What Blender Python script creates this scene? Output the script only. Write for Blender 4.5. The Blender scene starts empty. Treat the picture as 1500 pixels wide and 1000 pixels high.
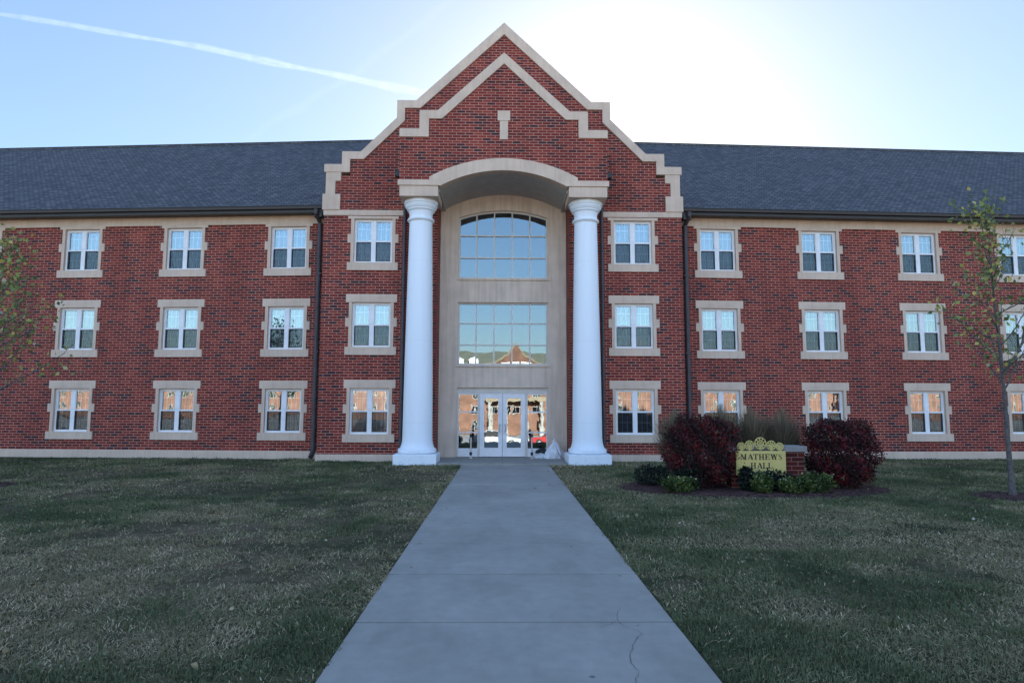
import bpy, bmesh, math, random
import numpy as np
from mathutils import Vector, Matrix
from mathutils.geometry import tessellate_polygon
rad = math.radians
S = bpy.context.scene
COL = S.collection
random.seed(7)

# ------------------------------------------------------------------ camera
cam = bpy.data.objects.new('camera', bpy.data.cameras.new('camera'))
COL.objects.link(cam); S.camera = cam
cam.data.sensor_fit = 'HORIZONTAL'; cam.data.sensor_width = 36.0
cam.data.lens = 36.0 * 960 / 1500
cam.data.clip_start = 0.05; cam.data.clip_end = 200000
PITCH, YAW, ROLL = math.atan(94 / 960), rad(0.87), rad(0.17)
_fw = Vector((math.sin(YAW) * math.cos(PITCH), math.cos(YAW) * math.cos(PITCH), math.sin(PITCH)))
_rt = Vector((math.cos(YAW), -math.sin(YAW), 0)); _up = _rt.cross(_fw)
_r2 = _rt * math.cos(ROLL) + _up * math.sin(ROLL); _u2 = -_rt * math.sin(ROLL) + _up * math.cos(ROLL)
cam.matrix_world = Matrix(((_r2.x, _u2.x, -_fw.x, -0.03), (_r2.y, _u2.y, -_fw.y, 0.0), (_r2.z, _u2.z, -_fw.z, 2.02), (0, 0, 0, 1)))

# ------------------------------------------------------------------ sky, sun, exposure
SUN_EL, SUN_AZ = rad(22.0), rad(10.0)
W = bpy.data.worlds.new('World'); S.world = W; W.use_nodes = True
wn = W.node_tree; wn.nodes.clear()
sky = wn.nodes.new('ShaderNodeTexSky'); sky.sky_type = 'NISHITA'; sky.sun_disc = False
sky.sun_elevation = SUN_EL; sky.sun_rotation = SUN_AZ
sky.altitude = 150; sky.air_density = 1.0; sky.dust_density = 0.5; sky.ozone_density = 2.05
bg = wn.nodes.new('ShaderNodeBackground'); bg.inputs['Strength'].default_value = 0.094
wo = wn.nodes.new('ShaderNodeOutputWorld')
# a power curve put on the sky evens the dome out: the bright side is compressed, the blue side lifted
SKY_P = 0.34
bw_ = wn.nodes.new('ShaderNodeRGBToBW'); pw = wn.nodes.new('ShaderNodeMath'); pw.operation = 'POWER'; pw.inputs[1].default_value = -SKY_P
vm = wn.nodes.new('ShaderNodeVectorMath'); vm.operation = 'SCALE'
wn.links.new(sky.outputs[0], bw_.inputs[0]); wn.links.new(bw_.outputs[0], pw.inputs[0]); wn.links.new(sky.outputs[0], vm.inputs[0]); wn.links.new(pw.outputs[0], vm.inputs['Scale'])
# the half of the dome away from the sun carries more light (weight added to lift the shaded front), the sun side a little less
tcw = wn.nodes.new('ShaderNodeTexCoord'); dt = wn.nodes.new('ShaderNodeVectorMath'); dt.operation = 'DOT_PRODUCT'; dt.inputs[1].default_value = (math.sin(SUN_AZ), math.cos(SUN_AZ), 0)
mr = wn.nodes.new('ShaderNodeMapRange'); mr.interpolation_type = 'SMOOTHSTEP'
for i_, v_ in ((1, -0.35), (2, 0.65), (3, 1.10), (4, 0.55)): mr.inputs[i_].default_value = v_
vm2 = wn.nodes.new('ShaderNodeVectorMath'); vm2.operation = 'SCALE'
wn.links.new(tcw.outputs['Generated'], dt.inputs[0]); wn.links.new(dt.outputs['Value'], mr.inputs[0]); wn.links.new(vm.outputs[0], vm2.inputs[0]); wn.links.new(mr.outputs[0], vm2.inputs['Scale'])
wn.links.new(vm2.outputs[0], bg.inputs[0]); wn.links.new(bg.outputs[0], wo.inputs[0])
sd = bpy.data.lights.new('sun', 'SUN'); sd.energy = 5.0; sd.angle = rad(0.5); sd.color = (1.0, 0.93, 0.82)
sun = bpy.data.objects.new('sun', sd); COL.objects.link(sun)
sun.rotation_mode = 'QUATERNION'
sun.rotation_quaternion = Vector((math.sin(SUN_AZ) * math.cos(SUN_EL), math.cos(SUN_AZ) * math.cos(SUN_EL), math.sin(SUN_EL))).to_track_quat('Z', 'Y')
sun.location = (0, 0, 60)
S.view_settings.view_transform = 'Standard'; S.view_settings.look = 'None'
S.view_settings.exposure = 2.65; S.view_settings.gamma = 1.0
S.render.engine = 'CYCLES'
S.cycles.max_bounces = 8; S.cycles.transparent_max_bounces = 16; S.cycles.glossy_bounces = 4
S.cycles.caustics_reflective = False; S.cycles.caustics_refractive = False

# ------------------------------------------------------------------ materials
def srgb(r, g, b):
    f = lambda c: ((c / 255 + 0.055) / 1.055) ** 2.4 if c > 10 else c / 255 / 12.92
    return (f(r), f(g), f(b), 1)

class N:
    """tiny node-tree builder"""
    def __init__(s, name):
        s.m = bpy.data.materials.new(name); s.m.use_nodes = True
        s.t = s.m.node_tree; s.t.nodes.clear()
        s.out = s.t.nodes.new('ShaderNodeOutputMaterial')
    def n(s, typ, ins=None, **kw):
        nd = s.t.nodes.new('ShaderNode' + typ)
        for k, v in kw.items(): setattr(nd, k, v)
        for k, v in (ins or {}).items():
            if isinstance(v, bpy.types.NodeSocket): s.t.links.new(v, nd.inputs[k])
            else: nd.inputs[k].default_value = v
        return nd
    def ramp(s, fac, stops, interp='LINEAR'):
        nd = s.n('ValToRGB', {0: fac}); r = nd.color_ramp; r.interpolation = interp
        while len(r.elements) < len(stops): r.elements.new(0.5)
        for e, (p, c) in zip(r.elements, stops):
            e.position = p; e.color = c if len(c) == 4 else (*c, 1)
        return nd.outputs[0]
    def mix(s, fac, a, b, blend='MIX'):
        nd = s.n('Mix', data_type='RGBA', blend_type=blend)
        for i, v in ((0, fac), (6, a), (7, b)):
            if isinstance(v, bpy.types.NodeSocket): s.t.links.new(v, nd.inputs[i])
            else: nd.inputs[i].default_value = v if i == 0 or len(v) == 4 else (*v, 1)
        return nd.outputs[2]
    def math(s, op, a, b=0.0):
        nd = s.n('Math', {0: a, 1: b}, operation=op); return nd.outputs[0]
    def noise(s, vec, scale, detail=4, rough=0.55):
        return s.n('TexNoise', {'Vector': vec, 'Scale': scale, 'Detail': detail, 'Roughness': rough}).outputs[0]
    def obj(s): return s.n('TexCoord').outputs['Object']
    def uv(s): return s.n('TexCoord').outputs['UV']
    def pos(s): return s.n('NewGeometry').outputs['Position']
    def scaled(s, vec, sx, sy, sz): return s.n('Mapping', {'Vector': vec, 'Scale': (sx, sy, sz)}).outputs[0]
    def bump(s, h, strength, dist=0.01): return s.n('Bump', {'Height': h, 'Strength': strength, 'Distance': dist}).outputs[0]
    def done(s, color=None, rough=0.7, bump=None, metal=0.0, spec=0.4, shader=None):
        if shader is None:
            p = s.n('BsdfPrincipled', {'Roughness': rough, 'Metallic': metal, 'Specular IOR Level': spec})
            if isinstance(color, bpy.types.NodeSocket): s.t.links.new(color, p.inputs['Base Color'])
            else: p.inputs['Base Color'].default_value = color if len(color) == 4 else (*color, 1)
            if bump is not None: s.t.links.new(bump, p.inputs['Normal'])
            shader = p.outputs[0]
        s.t.links.new(shader, s.out.inputs[0]); return s.m

def mat_brick(name='brick', gain=1.0):
    a = N(name); uv = a.uv()
    b = a.n('TexBrick', {'Vector': uv, 'Color1': (0, 0, 0, 1), 'Color2': (1, 1, 1, 1), 'Mortar': (0, 0, 0, 1), 'Scale': 1.0, 'Mortar Size': 0.0105,
                         'Mortar Smooth': 0.1, 'Bias': 0.0, 'Brick Width': 0.305, 'Row Height': 0.1016}, offset=0.5, squash=1.0)
    patch = a.noise(a.scaled(uv, 0.8, 1.3, 1), 1.1, 3)
    rnd = a.math('ADD', b.outputs[0], a.math('MULTIPLY', a.math('SUBTRACT', patch, 0.5), 0.36))
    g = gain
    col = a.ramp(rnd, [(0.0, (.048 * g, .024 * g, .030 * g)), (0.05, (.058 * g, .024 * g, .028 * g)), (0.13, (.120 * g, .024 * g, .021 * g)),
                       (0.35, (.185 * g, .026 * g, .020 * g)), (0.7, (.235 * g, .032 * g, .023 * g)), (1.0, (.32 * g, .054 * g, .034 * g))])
    fine = a.noise(uv, 42, 3)
    col = a.mix(0.35, col, a.ramp(fine, [(0.3, (.3, .3, .3)), (0.7, (1, 1, 1))]), 'MULTIPLY')
    stain = a.noise(a.scaled(uv, 1.2, 0.25, 1), 0.9, 4)
    mort = a.ramp(stain, [(0.3, (.40, .205, .165)), (0.7, (.52, .275, .215))])
    if g < .6: mort = a.mix(1.0, mort, (.45, .45, .45), 'MULTIPLY')  # mortar darkened too for the copy with bush shade in its colour
    col = a.mix(b.outputs[1], col, mort)
    col = a.mix(0.34, col, a.ramp(stain, [(0.35, (.55, .55, .58)), (0.62, (1, 1, 1))]), 'MULTIPLY')
    h = a.math('SUBTRACT', a.math('MULTIPLY', fine, 0.3), b.outputs[1])
    return a.done(col, 0.85, a.bump(h, 0.6, 0.008), spec=0.25)

def mat_stone(name, c, streak=0.22):
    a = N(name); o = a.uv()
    n1 = a.noise(o, 1.3, 5); n2 = a.noise(o, 60, 3); st = a.noise(a.scaled(o, 7, 0.35, 1), 1.0, 5)
    c = Vector(c)
    col = a.ramp(n1, [(0.25, tuple(c * 0.84)), (0.75, tuple(c * 1.08))])
    col = a.mix(0.3, col, a.ramp(n2, [(0.3, (.72, .72, .72)), (0.7, (1, 1, 1))]), 'MULTIPLY')
    col = a.mix(streak, col, a.ramp(st, [(0.38, (.66, .63, .6)), (0.55, (1, 1, 1))]), 'MULTIPLY')
    return a.done(col, 0.8, a.bump(n2, 0.25, 0.004), spec=0.3)

def mat_plain(name, c, rough=0.5, metal=0.0, var=0.12, scale=3.0, spec=0.4, bump=0.0):
    a = N(name); o = a.obj(); c = Vector(c[:3])
    n = a.noise(o, scale, 5)
    col = a.ramp(n, [(0.3, tuple(c * (1 - var))), (0.7, tuple(c * (1 + var * 0.5)))])
    return a.done(col, rough, a.bump(a.noise(o, scale * 12, 3), bump, 0.004) if bump else None, metal, spec)

def mat_column():
    a = N('white_column_paint'); o = a.obj(); z = a.n('SeparateXYZ', {0: o}).outputs[2]
    st = a.noise(a.scaled(o, 5, 5, .25), 1.0, 5, .6); sp = a.noise(o, 7, 5, .65)
    col = a.mix(0.07, (.80, .84, .895), a.ramp(st, [(0.36, (.62, .62, .60)), (0.55, (1, 1, 1))]), 'MULTIPLY')
    low = a.n('MapRange', {0: z, 1: 0.0, 2: 1.3, 3: 0.22, 4: 0.0}).outputs[0]
    g = a.math('MULTIPLY', a.math('GREATER_THAN', a.math('ADD', sp, low), 0.76), 0.22)
    col = a.mix(g, col, (.50, .49, .45))
    f = a.math('ABSOLUTE', a.math('SUBTRACT', a.math('FRACT', a.math('DIVIDE', z, 2.85)), 0.5))
    col = a.mix(a.math('MULTIPLY', a.math('LESS_THAN', f, 0.0016), 0.22), col, (.35, .36, .38))
    return a.done(col, 0.5, spec=0.35)

def mat_shingle():
    a = N('roof_shingle'); uv = a.uv()
    b = a.n('TexBrick', {'Vector': uv, 'Color1': (0, 0, 0, 1), 'Color2': (1, 1, 1, 1), 'Mortar': (0, 0, 0, 1), 'Scale': 1.0, 'Mortar Size': 0.014,
                         'Mortar Smooth': 0.3, 'Brick Width': 0.22, 'Row Height': 0.145}, offset=0.37)
    wob = a.noise(a.scaled(uv, 3.3, 6.9, 1), 1.0, 2)
    col = a.ramp(a.math('ADD', a.math('MULTIPLY', b.outputs[0], 0.5), a.math('MULTIPLY', wob, 0.45)),
                 [(0.1, (.055, .058, .068)), (0.5, (.100, .102, .112)), (0.95, (.175, .176, .185))])
    big = a.noise(a.scaled(uv, 0.16, 0.3, 1), 1.0, 4)
    col = a.mix(0.25, col, a.ramp(big, [(0.3, (.68, .68, .7)), (0.7, (1, 1, 1))]), 'MULTIPLY')
    col = a.mix(b.outputs[1], col, (.018, .019, .023))
    h = a.math('SUBTRACT', a.noise(uv, 35, 3), b.outputs[1])
    return a.done(col, 0.9, a.bump(h, 0.7, 0.012), spec=0.2)

def mat_glass(name, refl, tint, wob=0.03, rough=0.0, scale=1.3):
    a = N(name); o = a.pos()
    bmp = a.bump(a.noise(o, scale, 2), wob, 1.0)
    gl = a.n('BsdfGlossy', {'Color': (.80, .93, 1, 1), 'Roughness': rough, 'Normal': bmp})
    tr = a.n('BsdfTransparent', {'Color': (*tint, 1)})
    mx = a.n('MixShader', {0: refl, 1: tr.outputs[0], 2: gl.outputs[0]})
    return a.done(shader=mx.outputs[0])

def mat_screen():
    a = N('insect_screen')
    tr = a.n('BsdfTransparent', {'Color': (1, 1, 1, 1)})
    df = a.n('BsdfDiffuse', {'Color': (.040, .043, .050, 1)})
    return a.done(shader=a.n('MixShader', {0: 0.32, 1: tr.outputs[0], 2: df.outputs[0]}).outputs[0])

def mat_curtain(name, k):
    a = N(name); o = a.obj()
    n = a.noise(a.scaled(o, 14, 14, 0.6), 1.0, 2)
    col = a.ramp(n, [(0.3, (.07 * k, .085 * k, .11 * k)), (0.7, (.16 * k, .175 * k, .20 * k))])
    return a.done(col, 0.9)

def mat_concrete():
    a = N('concrete'); o = a.pos()
    n1 = a.noise(o, 0.55, 5); n2 = a.noise(o, 90, 3); n3 = a.noise(o, 6, 5)
    col = a.ramp(n1, [(0.25, (.290, .268, .240)), (0.75, (.385, .357, .322))])
    col = a.mix(0.4, col, a.ramp(n3, [(0.3, (.75, .75, .75)), (0.65, (1, 1, 1))]), 'MULTIPLY')
    col = a.mix(0.35, col, a.ramp(n2, [(0.3, (.65, .65, .65)), (0.65, (1, 1, 1))]), 'MULTIPLY')
    v = a.n('TexVoronoi', {'Vector': o, 'Scale': 1.15, 'Randomness': 1.0}).outputs['Distance']
    spot = a.ramp(a.math('ADD', v, a.math('MULTIPLY', a.noise(o, 25, 2), 0.02)), [(0.030, (.30, .29, .28)), (0.045, (1, 1, 1))])
    col = a.mix(0.8, col, spot, 'MULTIPLY')
    st = a.noise(a.scaled(o, 1.0, .45, 1), 1.7, 6, .65)
    col = a.mix(0.5, col, a.ramp(st, [(0.36, (.74, .74, .73)), (0.56, (1, 1, 1))]), 'MULTIPLY')
    cell = a.math('FRACT', a.math('MULTIPLY', a.math('FLOOR', a.math('DIVIDE', a.n('SeparateXYZ', {0: o}).outputs[1], 1.745)), 0.618))
    col = a.mix(0.16, col, a.ramp(cell, [(0, (.72, .72, .72)), (1, (1, 1, 1))]), 'MULTIPLY')
    y = a.n('SeparateXYZ', {0: o}).outputs[1]
    # broom finish across the walk
    br = a.noise(a.scaled(o, 2, 160, 1), 1.0, 2)
    return a.done(col, 0.85, a.bump(a.math('ADD', n2, a.math('MULTIPLY', br, 0.6)), 0.25, 0.003), spec=0.3)

def lawn_cover(a, p):
    """0 = green, 1 = dry straw; patches on the ground, more on the west side"""
    big = a.noise(p, 0.33, 4, 0.6); med = a.noise(p, 1.7, 4, 0.6)
    x = a.n('SeparateXYZ', {0: p}).outputs[0]
    west = a.n('MapRange', {0: x, 1: -9.0, 2: 3.0, 3: 0.05, 4: 0.0}).outputs[0]
    lw = a.n('MapRange', {0: x, 1: -0.5, 2: 0.5, 3: 0.03, 4: -0.03}).outputs[0]
    fine = a.noise(a.scaled(p, 1, 1.5, 1), 5.0, 3, 0.6)
    f = a.math('ADD', a.math('ADD', a.math('ADD', a.math('MULTIPLY', big, 0.75), a.math('MULTIPLY', med, 0.7)), a.math('MULTIPLY', fine, 0.45)), a.math('SUBTRACT', lw, 0.45))
    return f

def mat_soil_lawn():
    a = N('lawn_ground'); p = a.pos(); f = lawn_cover(a, p)
    col = a.ramp(f, [(0.40, (.052, .056, .028)), (0.52, (.100, .082, .046)), (0.64, (.160, .116, .074))])
    col = a.mix(0.6, col, a.ramp(a.noise(p, 30, 4), [(0.3, (.35, .35, .35)), (0.7, (1, 1, 1))]), 'MULTIPLY')
    return a.done(col, 0.95, a.bump(a.noise(p, 22, 4), 0.8, 0.03), spec=0.1)

def mat_blades():
    a = N('grass_blades')
    r = a.n('Attribute', attribute_name='rnd').outputs['Fac']
    col = a.ramp(r, [(0.0, (.092, .112, .058)), (0.28, (.170, .182, .092)), (0.46, (.245, .232, .130)), (0.60, (.275, .235, .130)), (0.64, (.29, .22, .13)), (0.85, (.50, .385, .235)), (1.0, (.72, .58, .40))])
    d = a.n('BsdfDiffuse', {0: col}); tl = a.n('BsdfTranslucent', {0: col})
    return a.done(shader=a.n('MixShader', {0: 0.25, 1: d.outputs[0], 2: tl.outputs[0]}).outputs[0])

def mat_leaf(name, stops, trans=0.3, rough=0.55):
    a = N(name); r = a.n('Attribute', attribute_name='rnd').outputs['Fac']
    col = a.ramp(r, stops)
    p = a.n('BsdfPrincipled', {'Base Color': col, 'Roughness': rough, 'Specular IOR Level': 0.25}); tl = a.n('BsdfTranslucent', {0: col})
    return a.done(shader=a.n('MixShader', {0: trans, 1: p.outputs[0], 2: tl.outputs[0]}).outputs[0])

def mat_mulch():
    a = N('bark_mulch'); p = a.pos()
    v = a.n('TexVoronoi', {'Vector': a.scaled(p, 1, 1.6, 1), 'Scale': 22.0}).outputs['Color']
    col = a.ramp(a.n('SeparateColor', {0: v}).outputs[0], [(0.0, (.020, .013, .013)), (0.6, (.065, .036, .034)), (1.0, (.16, .085, .070))])
    return a.done(col, 0.95, a.bump(a.noise(p, 26, 3), 1.0, 0.03), spec=0.1)

def mat_contrail(name, dens):
    a = N(name); uv = a.uv()
    s = a.n('SeparateXYZ', {0: uv}); u, v = s.outputs[0], s.outputs[1]
    w = a.math('SUBTRACT', 1.0, a.math('ABSOLUTE', a.math('SUBTRACT', a.math('MULTIPLY', v, 2.0), 1.0)))   # 0 at the rims, 1 along the core
    n = a.noise(a.scaled(uv, 55, 2.2, 1), 1.0, 5, 0.65)
    al = a.math('MULTIPLY', a.math('POWER', w, 1.5), a.n('MapRange', {0: n, 1: 0.30, 2: 0.68, 3: 0.15, 4: 1.15}).outputs[0])
    ends = a.math('MULTIPLY', a.n('MapRange', {0: u, 1: 0.0, 2: 0.3, 3: 0.45, 4: 1.0}).outputs[0], a.n('MapRange', {0: u, 1: 0.6, 2: 1.0, 3: 1.0, 4: 0.35}).outputs[0])
    al = a.math('MULTIPLY', a.math('MULTIPLY', al, ends), dens)
    d = a.n('BsdfDiffuse', {0: (.95, .95, .95, 1)}); tl = a.n('BsdfTranslucent', {0: (.95, .95, .95, 1)})
    both = a.n('AddShader', {0: d.outputs[0], 1: tl.outputs[0]})
    tr = a.n('BsdfTransparent')
    return a.done(shader=a.n('MixShader', {0: al, 1: tr.outputs[0], 2: both.outputs[0]}).outputs[0])

M = dict(
    brick=mat_brick(), stone=mat_stone('cast_stone', (.67, .512, .400)), stone_w=mat_stone('precast_surround', (.73, .595, .485), 0.4),
    render=mat_plain('arch_soffit_render', (.46, .44, .41), 0.85, bump=0.3), shingle=mat_shingle(),
    white=mat_plain('white_vinyl', (.80, .80, .82), 0.4), column=mat_column(),
    cream=mat_plain('cream_frame', (.66, .62, .57), 0.45), dark=mat_plain('dark_bronze_metal', (.035, .032, .034), 0.45),
    pipe=mat_plain('downspout_paint', (.060, .056, .062), 0.5, var=0.3), black=mat_plain('black_rubber', (.012, .012, .013), 0.6),
    glass=mat_glass('window_glass', 0.20, (.9, .93, .92), .004), bigglass=mat_glass('entrance_glass', 0.18, (.50, .55, .58), 0.002, scale=0.9),
    doorglass=mat_glass('door_glass', 0.26, (.55, .57, .58), 0.0014, scale=2.0), screen=mat_screen(), curtain=mat_curtain('sheer_curtain', 1.0), curtain_pale=mat_curtain('pale_curtain', 1.9), curtain_dark=mat_curtain('grey_blind', .55),
    room=mat_plain('dim_room_plaster', (.20, .19, .18), 0.9), steel=mat_plain('brushed_steel', (.42, .42, .43), 0.35, 0.9),
    concrete=mat_concrete(), joint=mat_plain('joint_grime', (.045, .045, .045), 0.95), lawn=mat_soil_lawn(), blades=mat_blades(), mulch=mat_mulch(),
    bark=mat_plain('young_bark', (.115, .105, .10), 0.9, var=0.5, scale=14, bump=0.6),
    gold=mat_plain('gold_sign_paint', (.55, .455, .155), 0.5, var=0.10), letter=mat_plain('black_lettering', (.012, .011, .012), 0.5),
    bag=mat_plain('white_plastic', (.66, .67, .70), 0.35, var=0.15, scale=6), asphalt=mat_plain('asphalt', (.05, .05, .052), 0.9, var=0.3, scale=4, bump=0.5),
    postpink=mat_plain('faded_post_paint', (.62, .50, .46), 0.5), cloth=mat_plain('dark_cloth', (.03, .032, .035), 0.9, var=0.4, scale=9),
)

# ------------------------------------------------------------------ mesh builder
class MB:
    def __init__(s): s.v = []; s.f = []
    def add(s, vs, fs):
        b = len(s.v); s.v += [tuple(v) for v in vs]; s.f += [tuple(i + b for i in f) for f in fs]; return s
    def box(s, x0, x1, y0, y1, z0, z1):
        return s.add([(x0, y0, z0), (x1, y0, z0), (x1, y1, z0), (x0, y1, z0), (x0, y0, z1), (x1, y0, z1), (x1, y1, z1), (x0, y1, z1)],
                     [(0, 3, 2, 1), (4, 5, 6, 7), (0, 1, 5, 4), (1, 2, 6, 5), (2, 3, 7, 6), (3, 0, 4, 7)])
    def prism(s, loops, y0, y1):
        """outline (+ holes) in x-z pushed from y0 to y1"""
        if not isinstance(loops[0][0], (tuple, list)): loops = [loops]
        fl = []
        for i, L in enumerate(loops):
            ar = sum(L[k][0] * L[(k + 1) % len(L)][1] - L[(k + 1) % len(L)][0] * L[k][1] for k in range(len(L)))
            if (ar > 0) != (i == 0): L = L[::-1]
            fl.append(L)
        pts = [p for L in fl for p in L]; n = len(pts)
        tris = tessellate_polygon([[Vector((p[0], p[1], 0)) for p in L] for L in fl])
        vs = [(p[0], y0, p[1]) for p in pts] + [(p[0], y1, p[1]) for p in pts]; fs = []
        for t in tris:
            a, b, c = (Vector(pts[i]) for i in t)
            if (b - a).cross(c - a) < 0: t = (t[0], t[2], t[1])
            fs.append(tuple(t)); fs.append((t[0] + n, t[2] + n, t[1] + n))
        k = 0
        for L in fl:
            m = len(L)
            for i in range(m):
                a, b = k + i, k + (i + 1) % m
                fs.append((b, a, a + n, b + n))
            k += m
        return s.add(vs, fs)
    def lathe(s, prof, cx=0, cy=0, seg=40):
        vs = []; fs = []; n = len(prof)
        for r, z in prof:
            for k in range(seg):
                t = 2 * math.pi * k / seg; vs.append((cx + r * math.cos(t), cy + r * math.sin(t), z))
        for i in range(n - 1):
            for k in range(seg):
                a, b = i * seg + k, i * seg + (k + 1) % seg
                fs.append((a, b, b + seg, a + seg))
        fs.append(tuple(range(seg))[::-1]); fs.append(tuple((n - 1) * seg + k for k in range(seg)))
        return s.add(vs, fs)
    def tube(s, pts, rs, seg=8):
        pts = [Vector(p) for p in pts]; vs = []; fs = []
        if not isinstance(rs, (list, tuple)): rs = [rs] * len(pts)
        prev = None
        for i, p in enumerate(pts):
            d = (pts[min(i + 1, len(pts) - 1)] - pts[max(i - 1, 0)]).normalized()
            if prev is None:
                u = d.orthogonal().normalized()
            else:
                u = (prev - d * prev.dot(d)).normalized()
            prev = u; w = d.cross(u)
            for k in range(seg):
                t = 2 * math.pi * k / seg; vs.append(p + (u * math.cos(t) + w * math.sin(t)) * rs[i])
        for i in range(len(pts) - 1):
            for k in range(seg):
                a, b = i * seg + k, i * seg + (k + 1) % seg
                fs.append((a, b, b + seg, a + seg))
        fs.append(tuple(range(seg))[::-1]); fs.append(tuple((len(pts) - 1) * seg + k for k in range(seg)))
        return s.add(vs, fs)
    def build(s, name, mat, parent=None, loc=None, rz=0.0, smooth=False, bevel=0.0):
        me = bpy.data.meshes.new(name); me.from_pydata(s.v, [], s.f); me.update()
        me.materials.append(M[mat] if isinstance(mat, str) else mat)
        box_uv(me)
        if smooth:
            me.shade_smooth() if hasattr(me, 'shade_smooth') else None
        o = bpy.data.objects.new(name, me); COL.objects.link(o)
        if parent: o.parent = parent
        if loc: o.location = loc
        o.rotation_euler = (0, 0, rz)
        if bevel:
            b = o.modifiers.new('bevel', 'BEVEL'); b.width = bevel; b.segments = 2; b.limit_method = 'ANGLE'; b.angle_limit = rad(40)
        if smooth:
            try: me.set_sharp_from_angle(angle=rad(24))
            except Exception: pass
        return o

def box_uv(me):
    uvl = me.uv_layers.new(name='UVMap'); nl = len(me.loops)
    if not nl: return
    co = np.empty(len(me.vertices) * 3); me.vertices.foreach_get('co', co); co = co.reshape(-1, 3)
    vi = np.empty(nl, dtype=np.int32); me.loops.foreach_get('vertex_index', vi)
    pn = np.empty(len(me.polygons) * 3); me.polygons.foreach_get('normal', pn); pn = pn.reshape(-1, 3)
    lt = np.empty(len(me.polygons), dtype=np.int32); me.polygons.foreach_get('loop_total', lt)
    nn = np.repeat(pn, lt, axis=0); c = co[vi]; a = np.abs(nn)
    uv = np.empty((nl, 2)); xm = (a[:, 0] > a[:, 1]) & (a[:, 0] > 0.7); top = a[:, 2] > 0.9
    uv[:, 0] = np.where(xm, c[:, 1], c[:, 0])
    slope = np.where(a[:, 2] > 0.25, np.hypot(c[:, 2], c[:, 1]) * 0 + c[:, 1] / np.maximum(a[:, 2], .3), c[:, 2])
    uv[:, 1] = np.where(top, c[:, 1], np.where(xm, c[:, 2], slope))
    uvl.data.foreach_set('uv', uv.ravel())

def empty(name, label, cat, loc=(0, 0, 0), rz=0.0, group=None):
    o = bpy.data.objects.new(name, None); COL.objects.link(o); o.location = loc; o.rotation_euler = (0, 0, rz)
    o.empty_display_size = 0.1
    return tag(o, label, cat, group)
def tag(o, label, cat, group=None, kind=None):
    o['label'] = label; o['category'] = cat
    if group: o['group'] = group
    if kind: o['kind'] = kind
    return o
def struct(o, label=None, kind='structure'):
    o['kind'] = kind
    if label: o['label'] = label
    return o
def dup(root, loc, rz=0.0, scale=1.0, label=None):
    r = root.copy(); COL.objects.link(r); r.location = loc; r.rotation_euler = (0, 0, rz); r.scale = (scale,) * 3
    if label: r['label'] = label
    for ch in list(root.children):
        c = ch.copy(); COL.objects.link(c); c.parent = r
        for g in list(ch.children):
            d = g.copy(); COL.objects.link(d); d.parent = c
    return r
def np_mesh(name, V, F, mat, rnd=None, parent=None):
    """V (n,3), F (m,k) index arrays, rnd per vertex"""
    me = bpy.data.meshes.new(name); V = np.asarray(V, dtype=np.float32); F = np.asarray(F, dtype=np.int32)
    me.vertices.add(len(V)); me.vertices.foreach_set('co', V.ravel())
    k = F.shape[1]; me.loops.add(F.size); me.loops.foreach_set('vertex_index', F.ravel())
    me.polygons.add(len(F)); me.polygons.foreach_set('loop_start', np.arange(0, F.size, k, dtype=np.int32))
    try: me.polygons.foreach_set('loop_total', np.full(len(F), k, dtype=np.int32))
    except Exception: pass
    me.update(calc_edges=True)
    if rnd is not None:
        at = me.attributes.new('rnd', 'FLOAT', 'POINT'); at.data.foreach_set('value', np.asarray(rnd, dtype=np.float32))
    me.materials.append(M[mat] if isinstance(mat, str) else mat)
    o = bpy.data.objects.new(name, me); COL.objects.link(o)
    if parent: o.parent = parent
    return o

# ------------------------------------------------------------------ ground
def terrain_z(y):
    return 0.0 if y > -1.5 else (-0.6 if y < -5.5 else -0.6 * (-1.5 - y) / 4)
ys = [-4000, -300, -60, -5.5, -4.5, -3.5, -2.5, -1.5, 0, 12, 26, 60, 300, 6000]; xs = [-5000, -300, -60, -20, 0, 20, 60, 300, 5000]
g = MB(); g.add([(x, y, terrain_z(y)) for y in ys for x in xs], [(j * len(xs) + i, j * len(xs) + i + 1, (j + 1) * len(xs) + i + 1, (j + 1) * len(xs) + i) for j in range(len(ys) - 1) for i in range(len(xs) - 1)])
struct(g.build('lawn', 'lawn'), 'mown lawn on both sides of the walk, patchy green and straw')

# front walk: slabs butted with sawn joints, then the entrance pad
WX0, WX1 = -1.375, 1.585
joints = [2.9, 4.6, 6.32, 8.06, 9.85, 11.65, 13.4, 15.2, 17.0, 18.8, 20.6, 22.45]
w = MB(); prev = -1.4
for j in [-0.6, 1.15] + joints:
    w.box(WX0, WX1, prev + 0.018, j - 0.018, -0.12, 0.022); prev = j
struct(w.build('front_walk', 'concrete', bevel=0.006), 'straight grey concrete walk leading to the entrance doors')
w = MB(); w.box(WX0 + .01, WX1 - .01, -1.4, 22.45, -0.13, 0.008)
struct(w.build('joint_bed', 'joint'), 'dark grit in the joints of the walk')
w = MB(); w.box(-2.2, -.003, 22.46, 25.16, -0.12, 0.075); w.box(.003, 2.2, 22.46, 25.16, -0.12, 0.075)
w.box(-2.44, -2.2, 23.99, 25.16, -0.12, 0.0745); w.box(2.2, 2.44, 23.99, 25.16, -0.12, 0.0745)
struct(w.build('entrance_pavement', 'concrete', bevel=0.008), 'concrete pad under the porch')
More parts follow.
